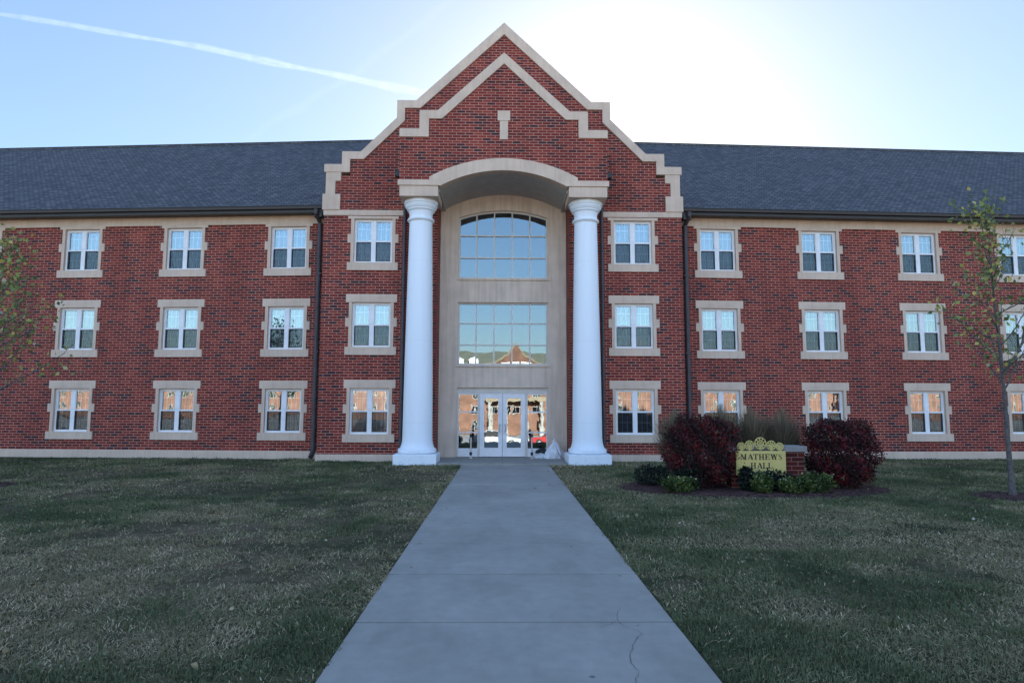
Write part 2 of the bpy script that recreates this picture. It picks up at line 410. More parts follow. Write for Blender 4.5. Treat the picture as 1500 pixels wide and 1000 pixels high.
def ribbon(pts, wd, z):
    m = MB(); n = len(pts)
    for i, (x, y) in enumerate(pts):
        a = pts[max(i - 1, 0)]; b = pts[min(i + 1, n - 1)]; d = Vector((b[0] - a[0], b[1] - a[1])).normalized()
        ww = wd * random.uniform(.4, 1.2) * (0.3 if i in (0, n - 1) else 1)
        m.v += [(x - d.y * ww, y + d.x * ww, z), (x + d.y * ww, y - d.x * ww, z)]
        if i: m.f.append((2 * i - 2, 2 * i - 1, 2 * i + 1, 2 * i))
    return m
ck = MB()
for pts in ([(1.16, 6.75), (1.10, 6.55), (1.06, 6.36), (1.09, 6.20), (1.19, 6.08), (1.22, 5.98), (1.13, 5.85), (1.08, 5.70), (1.02, 5.50), (.99, 5.30), (1.02, 5.15), (.95, 4.98), (.96, 4.7), (.9, 4.5)],
            [(1.06, 6.36), (.98, 6.24), (.90, 6.20), (.85, 6.12)]):
    fine = []
    for i in range(len(pts) - 1):
        for k in range(5):
            t = k / 5; fine.append((pts[i][0] * (1 - t) + pts[i + 1][0] * t + random.uniform(-.009, .009), pts[i][1] * (1 - t) + pts[i + 1][1] * t + random.uniform(-.01, .01)))
    r = ribbon(fine, 0.0026, 0.026); ck.add(r.v, r.f)
M['crack'] = mat_plain('crack_grime', (.085, .083, .08), 0.95)
struct(ck.build('pavement_crack', 'crack'), 'crack wandering across the walk near the camera')

# pale lot added to bounce sun onto the front, and kerb, beyond the lawn behind the camera, seen in the glass of the doors
M['pale_concrete'] = mat_plain('pale_bounce_concrete', (.34, .33, .31), 0.9, var=0.3, scale=.5, bump=0.3)
r = MB(); r.box(-300, 300, -85, -5.9, -.9, -.596)
struct(r.build('bounce_lot', 'pale_concrete'))
r = MB(); r.box(-300, 300, -5.9, -5.7, -.9, -.48)
struct(r.build('kerb', 'concrete', bevel=0.02))

# ------------------------------------------------------------------ the hall
hall = empty('residence_hall', 'three storey red brick hall with gabled entrance porch and two white columns', 'building')
def pol(L, s): return [(s * x, z) for x, z in L]
WH, WW = 1.64, 1.42                         # white window frame
ZB = [0.98, 4.14, 7.28]
def arc(cx, cz, R, a0, a1, n): return [(cx + R * math.sin(a0 + (a1 - a0) * i / n), cz + R * math.cos(a0 + (a1 - a0) * i / n)) for i in range(n + 1)]

# window prototype meshes (origin: middle of the frame's bottom edge, y=0 at the brick face, +y inwards)
def win_frame():
    m = MB(); a, y0, y1 = WW / 2, .085, .17
    m.box(-a, -a + .07, y0, y1, 0, WH); m.box(a - .07, a, y0, y1, 0, WH)
    m.box(-a + .07, a - .07, y0, y1, WH - .06, WH); m.box(-a + .07, a - .07, y0 - .02, y1, 0, .045)
    m.box(-.085, .085, y0, y1, .045, WH - .06)
    for s in (-1, 1):
        x0, x1 = sorted((s * .085, s * (a - .07)))
        m.box(x0, x1, y0 + .008, y1, .80, .855)
        m.box(x0, x0 + .025, y0 + .02, y1, .855, WH - .06); m.box(x1 - .025, x1, y0 + .02, y1, .855, WH - .06)
        m.box(x0 + .025, x1 - .025, y0 + .02, y1, WH - .085, WH - .06)
        m.box(x0 + .0, x1 - .0, y0 + .03, y1, .045, .075)
    return m
def win_muntin():
    m = MB(); a = WW / 2; y0, y1 = .150, .158
    for s in (-1, 1):
        x0, x1 = sorted((s * .085, s * (a - .07)))
        for z0, z1 in ((.855, WH - .06), (.075, .80)):
            for t in (1 / 3, 2 / 3): m.box(x0 + (x1 - x0) * t - .009, x0 + (x1 - x0) * t + .009, y0, y1, z0, z1)
            zz = z0 + (z1 - z0) * (.62 if z0 > .5 else .5); m.box(x0 + .001, x1 - .001, y0 + .002, y1 - .002, zz - .009, zz + .009)
    return m
def win_pane(z0, z1, y):
    m = MB(); a = WW / 2
    for s in (-1, 1):
        x0, x1 = sorted((s * .086, s * (a - .071)))
        m.box(x0, x1, y, y + .004, z0, z1)
    return m
def win_screen_rim():
    m = MB(); a = WW / 2
    for s in (-1, 1):
        x0, x1 = sorted((s * .085, s * (a - .07)))
        for bx in ((x0, x0 + .022, .075, .80), (x1 - .022, x1, .075, .80), (x0 + .022, x1 - .022, .776, .80), (x0 + .022, x1 - .022, .075, .094)):
            m.box(bx[0], bx[1], .100, .112, bx[2], bx[3])
    return m
def win_surround(top):
    m = MB(); a = WW / 2; y1 = .20
    m.box(-.94, .94, -.03, y1, WH + .02, WH + .02 + top)
    m.box(-.94, .94, -.055, y1, -.29, 0)
    for s in (-1, 1):
        m.box(*sorted((s * a, s * .825)), -.022, y1, 0, WH + .02)
        m.box(*sorted((s * .825, s * .945)), -.026, y1 - .02, .76, 1.08)
    m.box(-a, a, .06, y1, WH, WH + .02)
    return m
def win_curtain(kind):
    m = MB(); a = WW / 2 - .03; n = 70
    spans = {0: [(-a, a, .0, WH)], 1: [(-a, -.12, 0, WH), (.16, a, 0, WH)], 2: [(-a, a, .70, WH)], 3: [(-a, .02, .0, WH), (.05, a, .42, WH)]}[kind]
    for k, (x0, x1, z0, z1) in enumerate(spans):
        vs = []; fs = []; ph = random.random() * 6
        for i in range(n + 1):
            x = x0 + (x1 - x0) * i / n; y = .34 + .028 * math.sin(x * 52 + ph + 1.7 * math.sin(x * 9))
            vs += [(x, y, z0), (x, y + .004, z1)]
        for i in range(n): fs.append((2 * i, 2 * i + 2, 2 * i + 3, 2 * i + 1))
        m.add(vs, fs)
    return m
_win = {}
def wmesh(key, fn, mat, **kw):
    if key not in _win:
        o = fn().build(key[0] if isinstance(key, tuple) else key, mat, **kw); _win[key] = o
        COL.objects.unlink(o)
    return _win[key].copy()
def add_window(loc, rz, floor, kind, top):
    cm = random.choice(['curtain', 'curtain', 'curtain_pale', 'curtain_dark'])
    f = wmesh('window', win_frame, 'white'); COL.objects.link(f); f.parent = hall; f.location = loc; f.rotation_euler = (0, 0, rz)
    for key, fn, mat, nm in ((('surround', top), lambda: win_surround(top), 'stone', 'stone_surround'),
                             ('muntin', win_muntin, 'white', 'muntin'), (('upper', 0), lambda: win_pane(.856, WH - .061, .140), 'glass', 'upper_pane'),
                             (('lower', 0), lambda: win_pane(.076, .799, .142), 'glass', 'lower_pane'),
                             (('screen', 0), lambda: win_pane(.095, .775, .105), 'screen', 'insect_screen'), ('screen_rim', win_screen_rim, 'dark', 'screen_rim'),
                             (('curtain', kind, cm), lambda: win_curtain(kind), cm, 'curtain')):
        c = wmesh(key, fn, mat); c.name = nm; COL.objects.link(c); c.parent = f; c.location = (0, 0, 0); c.rotation_euler = (0, 0, 0)
        if nm in ('upper_pane', 'lower_pane'): c.rotation_euler = (rad(random.uniform(-.12, .12)), 0, rad(random.uniform(-.45, .45)))
    return f
def hole(cx, z): return [(cx - .80, z - .1), (cx + .80, z - .1), (cx + .80, z + WH + .1), (cx - .80, z + WH + .1)]

# --- centre block
YB = 24.0
OUT = [(0, 16.70), (3.33, 13.55), (4.05, 13.55), (4.05, 12.86), (5.38, 11.52), (6.08, 11.52), (6.08, 11.02), (6.73, 11.02), (6.73, 10.71)]
INN = [(0, 16.22), (3.17, 13.24), (3.75, 13.24), (3.75, 12.74), (5.26, 11.22), (5.77, 11.22), (5.77, 10.71)]
wall_half = INN[:-1] + [(5.77, 10.60), (6.66, 10.60), (6.70, 9.27), (6.70, 0.26)]
outline = pol(wall_half, 1) + [(2.46, 0.26), (2.46, 10.3), (-2.46, 10.3), (-2.46, 0.26)] + pol(wall_half, -1)[::-1][:-1]
holes = [hole(s * 4.85, z) for s in (-1, 1) for z in ZB]
MB().prism([outline] + holes, YB, YB + .35).build('wall', 'brick', hall)
cop = pol(OUT, 1) + pol(INN, 1)[::-1] + pol(INN, -1)[1:] + pol(OUT, -1)[::-1][:-1]
MB().prism(cop, YB - .07, YB + .45).build('gable_coping', 'stone', hall, bevel=.012)
for s in (-1, 1):
    q = MB()
    q.prism(pol([(6.66, 10.71), (6.10, 10.71), (6.10, 10.38), (6.30, 10.38), (6.30, 9.87), (6.66, 9.87)], s), YB - .05, YB + .4)
    q.prism(pol([(6.76, 9.87), (6.10, 9.87), (6.10, 9.27), (6.76, 9.27)], s), YB - .08, YB + .4)
    q.build('quoin', 'stone', hall, bevel=.01)
for s in (-1, 1): MB().box(*sorted((s * 3.70, s * 6.715)), YB - .045, YB + .2, 9.065, 9.27).build('string_course', 'stone', hall, bevel=.008)
for s in (-1, 1): MB().box(*sorted((s * 2.47, s * 6.74)), YB - .06, YB + .36, -.1, .26).build('base_course', 'stone', hall, bevel=.012)
for s in (-1, 1): MB().box(*sorted((s * 6.35, s * 6.695)), YB + .35, 33, -.1, 10.6).build('side_wall', 'brick', hall)
kinds = [0, 0, 2, 0, 3, 0, 1, 0, 0, 2, 0, 0, 0, 3, 0, 0, 1, 0, 0, 0, 2, 0, 0, 3, 0, 0, 0, 1]
kq = iter(kinds * 4)
for s in (-1, 1):
    for fl, z in enumerate(ZB): add_window((s * 4.85, YB, z), 0, fl, next(kq), .105 if fl == 2 else .30)
# cross roof behind the parapet
MB().prism([(0, 16.1), (5.9, 10.75), (5.9, 10.62), (-5.9, 10.62), (-5.9, 10.75)], YB + .46, 40).build('cross_roof', 'shingle', hall)

# --- porch
YP = 22.5
PO = [(0, 14.66), (2.36, 12.47), (3.00, 12.47), (3.00, 11.79), (3.70, 11.79)]
PI_ = [(0, 14.24), (2.21, 12.16), (2.66, 12.16), (2.66, 11.49), (3.70, 11.49)]
R_in, zc_in = 4.60, 10.29 - 4.60
a_in = math.asin(2.25 / R_in); z_spr = zc_in + R_in * math.cos(a_in)
R_out = 5.30; zc_out = 10.73 - R_out; a_out = math.asin(2.62 / R_out); z_out = zc_out + R_out * math.cos(a_out)
arcin = arc(0, zc_in, R_in, -a_in, a_in, 28); arcout = arc(0, zc_out, R_out, a_out, -a_out, 28)
pb = pol(PI_, 1)[:-1] + [(3.68, 11.49), (3.68, 9.93), (2.62, 9.93)] + arcout[:] + [(-2.62, 9.93), (-3.68, 9.93), (-3.68, 11.49)] + pol(PI_, -1)[::-1][1:-1]
MB().prism(pb, YP, YB - .005).build('porch_gable', 'brick', hall)
cop = pol(PO, 1) + pol(PI_, 1)[::-1] + pol(PI_, -1)[1:] + pol(PO, -1)[::-1][:-1]
MB().prism(cop, YP - .05, YB - .075).build('porch_coping', 'stone', hall, bevel=.012)
MB().prism(arcin + [(2.25, 9.73), (3.73, 9.73), (3.73, 9.925), (2.62, 9.925)] + arcout + [(-2.62, 9.925), (-3.73, 9.925), (-3.73, 9.73), (-2.25, 9.73)], YP - .045, YP + .30).build('arch', 'stone', hall, bevel=.012)
for s in (-1, 1): MB().box(*sorted((s * 2.31, s * 3.67)), YP - .005, YB - .01, 9.345, 9.727).build('column_block', 'stone', hall, bevel=.012)
sf = MB(); arc2 = arc(0, zc_in + .003, R_in, -a_in, a_in, 40); n = len(arc2)
sf.prism(arc2 + [(2.6, z_spr + .003), (2.6, 9.93), (2.4, 10.6), (-2.4, 10.6), (-2.6, 9.93), (-2.6, z_spr + .003)], YP + .302, 25.35)
sf.build('arch_soffit', 'render', hall)
for s in (-1, 1): MB().box(*sorted((s * 2.26, s * 2.45)), YP + .31, 25.2, 9.60, z_spr - .002).build('soffit_beam', 'render', hall)
ks = MB(); ks.box(-.225, .225, YP - .05, YP + .1, 12.11, 12.48); ks.box(-.145, .145, YP - .035, YP + .1, 11.42, 12.11)
ks.build('keystone', 'stone', hall, bevel=.01)
for s in (-1, 1):
    c = MB().lathe([(.60, .36), (.665, .40), (.675, .46), (.66, .52), (.60, .545), (.585, .58), (.555, .66), (.530, .78), (.520, .95)] +
                   [(.520 - .11 * (t ** 1.25), .95 + 7.62 * t) for t in [i / 24 for i in range(1, 25)]] +
                   [(.425, 8.60), (.470, 8.62), (.490, 8.66), (.470, 8.70), (.430, 8.72), (.415, 8.74), (.418, 8.90), (.445, 8.97), (.500, 9.01), (.500, 9.055), (.520, 9.06), (.560, 9.12), (.580, 9.20), (.580, 9.215), (.610, 9.22), (.610, 9.30), (.590, 9.345)], 0, 0, 64)
    c = c.build('column', 'column', hall, (s * 2.985, 23.25, 0), smooth=True)
    p = MB(); p.box(-.735, .735, -.735, .735, -.05, .36); p.build('plinth', 'column', c, bevel=.012)
# recess: brick cheeks and precast surround
for s in (-1, 1): MB().box(*sorted((s * 2.459, s * 2.80)), YB + .352, 25.3, 0.0, 9.9).build('recess_wall', 'brick', hall)
YS = 25.2; BW = 1.745
ra = (BW ** 2 + .30 ** 2) / (2 * .30); bigarc = arc(0, 9.66 - ra, ra, math.asin(BW / ra), -math.asin(BW / ra), 20)
sur = [(-2.455, .05), (2.455, .05), (2.455, 10.0), (1.2, 10.45), (-1.2, 10.45), (-2.455, 10.0)]
h1 = [(-BW, 6.95), (BW, 6.95)] + bigarc; h2 = [(-BW, 3.58), (BW, 3.58), (BW, 6.01), (-BW, 6.01)]
h3 = [(-BW, .06), (BW, .06), (BW, 2.71), (-BW, 2.71)]
MB().prism([sur, h1, h2, h3], YS, YS + .4).build('entrance_surround', 'stone_w', hall)
for s in (-1, 1):
    gv = MB(); gv.box(*sorted((s * 2.02, s * 2.30)), YS - .035, YS + .01, .055, 9.5)
    gv.box(*sorted((s * 2.30, s * 2.455)), YS - .07, YS + .01, .055, 9.6)
    gv.build('pilaster', 'stone_w', hall, bevel=.01)

def grid_window(name, outer, xs_, zs_, y, bar, topf=None):
    f = MB(); x0, x1 = xs_[0], xs_[-1]; z0, z1 = zs_[0], zs_[-1]
    tz = topf or (lambda x: z1)
    for x in (x0, x1):
        s = 1 if x == x0 else -1
        f.box(*sorted((x, x + s * .06)), y, y + .1, z0, tz(x))
    f.box(x0 + .06, x1 - .06, y - .02, y + .1, z0, z0 + .06)
    if topf is None: f.box(x0 + .06, x1 - .06, y, y + .1, z1 - .06, z1)
    for x in xs_[1:-1]: f.box(x - bar / 2, x + bar / 2, y + .005, y + .09, z0 + .06, tz(x) - .05)
    for z in zs_[1:-1]: f.box(x0 + .06, x1 - .06, y + .008, y + .088, z - bar / 2, z + bar / 2)
    o = f.build(name, 'cream', hall)
    return o
xs5 = [-BW + 2 * BW * i / 5 for i in range(6)]
top_at = lambda x: 9.66 - ra + math.sqrt(ra * ra - x * x)
bw1 = grid_window('arched_window', None, xs5, [6.95, 7.79, 8.67, 9.66], YS + .12, .05, top_at)
inner = arc(0, 9.66 - ra, ra - .06, math.asin(BW / ra), -math.asin(BW / ra), 20)
MB().prism(bigarc + inner[::-1], YS + .118, YS + .218).build('frame_head', 'cream', bw1)
MB().prism([(-BW + .05, 7.0), (BW - .05, 7.0)] + [(x * .985, z - .04) for x, z in bigarc], YS + .185, YS + .191).build('pane', 'bigglass', bw1)
bw2 = grid_window('gridded_window', None, xs5, [3.58, 4.36, 5.20, 6.01], YS + .12, .05)
MB().box(-BW + .05, BW - .05, YS + .185, YS + .191, 3.63, 5.96).build('pane', 'bigglass', bw2)
for z in (6.87, 3.50): MB().box(-1.80, 1.80, YS - .05, YS + .11, z, z + .078).build('window_ledge', 'stone_w', hall, bevel=.008)
# dim foyer behind the entrance glass
fo = MB(); fo.box(-2.6, 2.6, 28.6, 28.7, 0, 10.4); fo.box(-2.7, -2.6, 25.65, 28.7, 0, 10.4); fo.box(2.6, 2.7, 25.65, 28.7, 0, 10.4)
fo.box(-2.6, 2.6, 25.65, 28.6, -.05, .05); fo.box(-2.6, 2.6, 25.65, 28.6, 2.95, 3.35); fo.box(-2.6, 2.6, 25.65, 28.6, 6.2, 6.7); fo.box(-2.6, 2.6, 25.65, 28.6, 10.2, 10.3)
fo.build('foyer', 'room', hall)
# doors
YD = YS + .14
df = MB(); df.box(-BW, -BW + .05, YD - .02, YD + .1, .08, 2.71); df.box(BW - .05, BW, YD - .02, YD + .1, .08, 2.71)
df.box(-BW + .05, BW - .05, YD - .015, YD + .1, 2.49, 2.71)
for s in (-1, 1): df.box(*sorted((s * .875, s * .955)), YD - .02, YD + .1, .08, 2.49)
ent = df.build('door_frame', 'cream', hall)
for s in (-1, 1):
    sl = MB(); x0, x1 = sorted((s * .956, s * (BW - .051)))
    ho = lambda za, zb_: [(x0 + .012, za), (x1 - .012, za), (x1 - .012, zb_), (x0 + .012, zb_)]
    sl.prism([[(x0, .08), (x1, .08), (x1, 2.489), (x0, 2.489)], ho(.40, .975), ho(1.025, 1.755), ho(1.805, 2.44)], YD, YD + .06)
    sd_ = sl.build('sidelight', 'white', hall)
    pg = MB().box(x0 + .002, x1 - .002, -.003, .003, -1.019, 1.019).build('pane', 'doorglass', sd_, (0, YD + .034, 1.42)); pg.rotation_euler = (rad(-.9), 0, 0)
    d = MB(); x0, x1 = sorted((s * .006, s * .872)); gx0, gx1 = sorted((s * .165, s * .70))
    d.prism([[(x0, .085), (x1, .085), (x1, 2.485), (x0, 2.485)], [(gx0, .42), (gx1, .42), (gx1, 2.30), (gx0, 2.30)]], YD, YD + .05)
    dd = d.build('entrance_door', 'white', hall, bevel=.006)
    pg = MB().box(gx0 - .01, gx1 + .01, -.003, .003, -.95, .95).build('pane', 'doorglass', dd, (0, YD + .026, 1.36)); pg.rotation_euler = (rad(-.9), 0, 0)
    hx = s * .085
    MB().tube([(hx, YD, 1.30), (hx, YD - .07, 1.30), (hx + s * .03, YD - .09, 1.27), (hx + s * .03, YD - .09, 1.06), (hx, YD - .07, 1.03), (hx, YD, 1.03)], .014, 8).build('handle', 'steel', dd, smooth=True)
# floodlights and conduit on the porch sides
for s in (-1, 1):
    fl = MB(); fl.box(*sorted((s * 3.68, s * 3.80)), 23.35, 23.5, 10.42, 10.52); fl.prism(pol([(3.74, 10.32), (3.98, 10.36), (3.98, 10.52), (3.78, 10.60)], s), 23.28, 23.56)
    fl.build('floodlight', 'dark', hall, bevel=.01)

# --- wings (built straight in their own frame: x along the wing, y=0 at the brick face)
YW = 25.0; PIV = 6.7; WL = 40.0
def wing(side, ang, x1, step, ncol):
    loc = (side * PIV, YW, 0); rz = side * ang
    ca, sa = math.cos(ang), math.sin(ang)
    cols = [x1 - PIV + step * i for i in range(ncol)]
    X = lambda d: side * d
    out = [(X(-.3), .3), (X(WL), .3), (X(WL), 9.5), (X(-.3), 9.5)]
    hs = [hole(X(c), z) for c in cols for z in ZB]
    MB().prism([out] + hs, 0, .35).build('wing_wall', 'brick', hall, loc, rz)
    m = MB(); m.box(*sorted((X(-.3), X(WL))), -.05, .36, -.1, .299); m.build('base_course', 'stone', hall, loc, rz, bevel=.012)
    m = MB(); m.box(*sorted((X(.04), X(WL))), -.035, .2, 9.035, 9.42); m.build('string_course', 'stone', hall, loc, rz, bevel=.008)
    m = MB(); m.box(*sorted((X(-.3), X(WL))), 15.6, 16.0, -.1, 9.6); m.box(*sorted((X(WL - .35), X(WL))), .352, 15.598, -.1, 9.6)
    m.box(*sorted((X(-.3), X(WL - .36))), 3.5, 3.6, 0, 9.6)
    m.build('rear_wall', 'brick', hall, loc, rz)
    for z in (0.0, 3.4, 6.55, 9.55): MB().box(*sorted((X(-.3), X(WL - .36))), .36, 3.49, z - .15, z + .15).build('floor_slab', 'room', hall, loc, rz)
    # roof: one gabled sheet with thickness
    ez, rzg, ov, hd = 9.62, 15.68, .50, 8.0
    m = MB(); sl_ = (rzg - ez) / (hd + ov); k = 12
    for (ya, yb) in ((-ov, hd), (2 * hd + ov, hd)):
        za, zb_ = ez, rzg
        x0, x1_ = sorted((X(-1.5), X(WL + .4)))
        m.add([(x0, ya, za), (x1_, ya, za), (x1_, yb, zb_), (x0, yb, zb_), (x0, ya, za - .06), (x1_, ya, za - .06), (x1_, yb, zb_ - .06), (x0, yb, zb_ - .06)],
              [(0, 1, 2, 3) if ya < yb else (3, 2, 1, 0), (4, 7, 6, 5) if ya < yb else (5, 6, 7, 4), (0, 4, 5, 1), (2, 6, 7, 3), (0, 3, 7, 4), (1, 5, 6, 2)])
    rf = m.build('roof', 'shingle', hall, loc, rz)
    m = MB(); m.box(*sorted((X(-1.5), X(WL + .4))), hd - .16, hd + .16, rzg - .10, rzg + .02); m.build('ridge_cap', 'shingle', rf)
    m = MB(); x0, x1_ = sorted((X(.02), X(WL + .4)))
    m.box(x0, x1_, -ov + .02, .0, 9.36, 9.40)                                  # boxed eave soffit
    m.box(x0, x1_, -ov - .01, -ov + .02, 9.34, 9.60)
    m.build('eave', 'dark', hall, loc, rz)
    gpr = [(-ov - .02, 9.44), (-ov - .13, 9.46), (-ov - .145, 9.54), (-ov - .16, 9.575), (-ov - .15, 9.59), (-ov - .125, 9.565), (-ov - .03, 9.57)]
    m = MB(); nn = len(gpr)
    m.add([(x0, y, z) for y, z in gpr] + [(x1_, y, z) for y, z in gpr], [(i, (i + 1) % nn, (i + 1) % nn + nn, i + nn) for i in range(nn)] + [tuple(range(nn)), tuple(range(nn, 2 * nn))[::-1]])
    m.build('gutter', 'dark', hall, loc, rz)
    for i, c in enumerate(cols):
        for fl, z in enumerate(ZB):
            add_window((loc[0] + side * c * ca, loc[1] + c * sa, z), rz, fl, next(kq), .105 if fl == 2 else .30)
wing(-1, rad(4.5), 8.35, 4.2, 5)
wing(1, rad(2.5), 8.40, 4.1, 5)
# downspouts
for s in (-1, 1):
    x = s * 7.065
    MB().tube([(x + s * .05, 24.42, 9.42), (x + s * .05, 24.42, 9.30), (x, 24.84, 9.0), (x, 24.84, .42), (x, 24.80, .30), (x, 24.55, .12)], .088, 10).build('downspout', 'pipe', hall, smooth=True)
    hd_ = MB(); hd_.box(x - .16, x + .16, 24.50, 24.80, 9.15, 9.36); hd_.build('rain_head', 'dark', hall, bevel=.02)
    x = s * 3.68
    MB().tube([(x, 23.93, 9.4), (x, 23.93, .62), (x, 23.90, .5), (x - s * .0, 23.80, .40)], .058, 10).build('downspout', 'pipe', hall, smooth=True)
    for z in (1.2, 4.0, 7.0): MB().box(s * 7.065 - .10, s * 7.065 + .10, 24.745, 24.99, z, z + .05).build('pipe_strap', 'pipe', hall)

# ------------------------------------------------------------------ things at the door
def door_post(x, y, label):
    p = MB().lathe([(.075, .075), (.075, .10), (.034, .115), (.032, .17), (.032, .98), (.04, 1.0), (.042, 1.06), (.035, 1.10), (.0, 1.12)], 0, 0, 20).build('door_post', 'postpink', None, (x, y, 0), smooth=True)
    tag(p, label, 'post', 'slim posts beside the entrance doors')
    b = MB().lathe([(.046, .20), (.048, .22), (.048, .29), (.046, .31)], 0, 0, 20); b.build('band', 'black', p, smooth=True)
    b = MB().lathe([(.046, .86), (.048, .88), (.048, .95), (.046, .97)], 0, 0, 20); b.build('band', 'black', p, smooth=True)
    c = MB(); c.box(-.05, .05, -.055, -.03, .99, 1.10); c.build('push_plate', 'steel', p, bevel=.008)
    return p
door_post(-1.17, 24.55, 'slim pale post with dark bands in front of the sidelight nearer the walk\'s left column')
door_post(1.09, 24.55, 'slim pale post with dark bands standing next to the white plastic bag')

def blob(rx, ry, h, peak, seed, fold=.12, nu=40, nv=22):
    rnd = random.Random(seed); ph = [rnd.uniform(0, 6) for _ in range(6)]
    V = []; F = []
    for j in range(nv + 1):
        t = j / nv
        for i in range(nu):
            a = 2 * math.pi * i / nu
            rr = (1 - t ** peak) ** .8 * (1 + fold * math.sin(5 * a + ph[0] + 3 * t) + fold * .7 * math.sin(9 * a + ph[1] - 4 * t) + fold * .5 * math.sin(13 * a + ph[2] + 7 * t))
            bul = 1 + .12 * math.sin(math.pi * min(1, t * 1.6))
            V.append((rx * rr * bul * math.cos(a) + .10 * t * rx, ry * rr * bul * math.sin(a), h * t * (1 + .05 * math.sin(3 * a + ph[3]))))
    for j in range(nv):
        for i in range(nu): F.append((j * nu + i, j * nu + (i + 1) % nu, (j + 1) * nu + (i + 1) % nu, (j + 1) * nu + i))
    F.append(tuple(range(nu))[::-1])
    return MB().add(V, F)
b = blob(.37, .26, .64, 1.15, 3).build('plastic_bag', 'bag', None, (1.92, 24.72, .075), smooth=True)
tag(b, 'crumpled white plastic bag slumped beside the right door sidelight', 'bag')
k = MB().tube([(-.02, 0, .58), (.03, 0, .68), (.0, .02, .75)], [.05, .04, .075], 12); k.build('bag_neck', 'bag', b, smooth=True)
b = blob(.22, .18, .20, 2.2, 9).build('plastic_bag', 'bag', None, (1.42, 24.72, .075), smooth=True)
tag(b, 'low flattened white plastic bag under the dark folded cloth', 'bag')
b = blob(.20, .12, .22, 1.8, 21, .2).build('folded_cloth', 'cloth', None, (1.47, 24.80, .255), smooth=True)
tag(b, 'dark folded cloth lying on the flattened white bag', 'cloth')

# ------------------------------------------------------------------ plants
rng = np.random.default_rng(11)
def leaves(P, size, rnd, up=0.3, aspect=0.55, jitter=0.35):
    """small folded leaf (4 verts, 2 tris) at each point, random facing"""
    n = len(P); s = size * (1 + jitter * (rng.random(n) - .5) * 2)
    d = rng.normal(size=(n, 3)); d[:, 2] += up; d /= np.linalg.norm(d, axis=1)[:, None]
    o = rng.normal(size=(n, 3)); w = np.cross(d, o); w /= np.linalg.norm(w, axis=1)[:, None]; u = np.cross(w, d)
    s = s[:, None]
    V = np.stack([P, P + d * s * .5 + w * s * aspect * .5 + u * s * .10, P + d * s, P + d * s * .5 - w * s * aspect * .5 + u * s * .10], 1).reshape(-1, 3)
    b = np.arange(n)[:, None] * 4
    F = np.concatenate([b + np.array([[0, 1, 2]]), b + np.array([[0, 2, 3]])])
    return V, F, np.repeat(rnd, 4)
M['leaf_tree'] = mat_leaf('maple_leaf', [(0, (.075, .105, .045)), (.4, (.17, .215, .075)), (.7, (.29, .33, .11)), (.88, (.55, .45, .10)), (1, (.50, .50, .40))])
M['leaf_sun'] = mat_leaf('sunlit_young_leaf', [(0, (.25, .30, .06)), (1, (.45, .45, .12))], .5)  # brighter leaf copy: sunlight on the top shoot is put into its colour
M['leaf_red'] = mat_leaf('burning_bush_leaf', [(0, (.016, .014, .012)), (.35, (.045, .014, .014)), (.6, (.110, .012, .016)), (.85, (.20, .016, .024)), (.96, (.36, .030, .040)), (1, (.15, .15, .07))], .2)
M['leaf_green'] = mat_leaf('perennial_leaf', [(0, (.022, .040, .012)), (.5, (.075, .110, .028)), (1, (.18, .22, .06))], .25)
M['leaf_dark'] = mat_leaf('dark_leaf', [(0, (.008, .012, .010)), (.6, (.016, .026, .018)), (1, (.034, .048, .032))], .15)
M['petal'] = mat_leaf('white_petal', [(0, (.45, .45, .25)), (1, (.66, .66, .5))], .2)
M['reed'] = mat_leaf('ornamental_grass_blade', [(0, (.085, .082, .048)), (.5, (.18, .150, .098)), (1, (.34, .27, .18))], .25, .8)

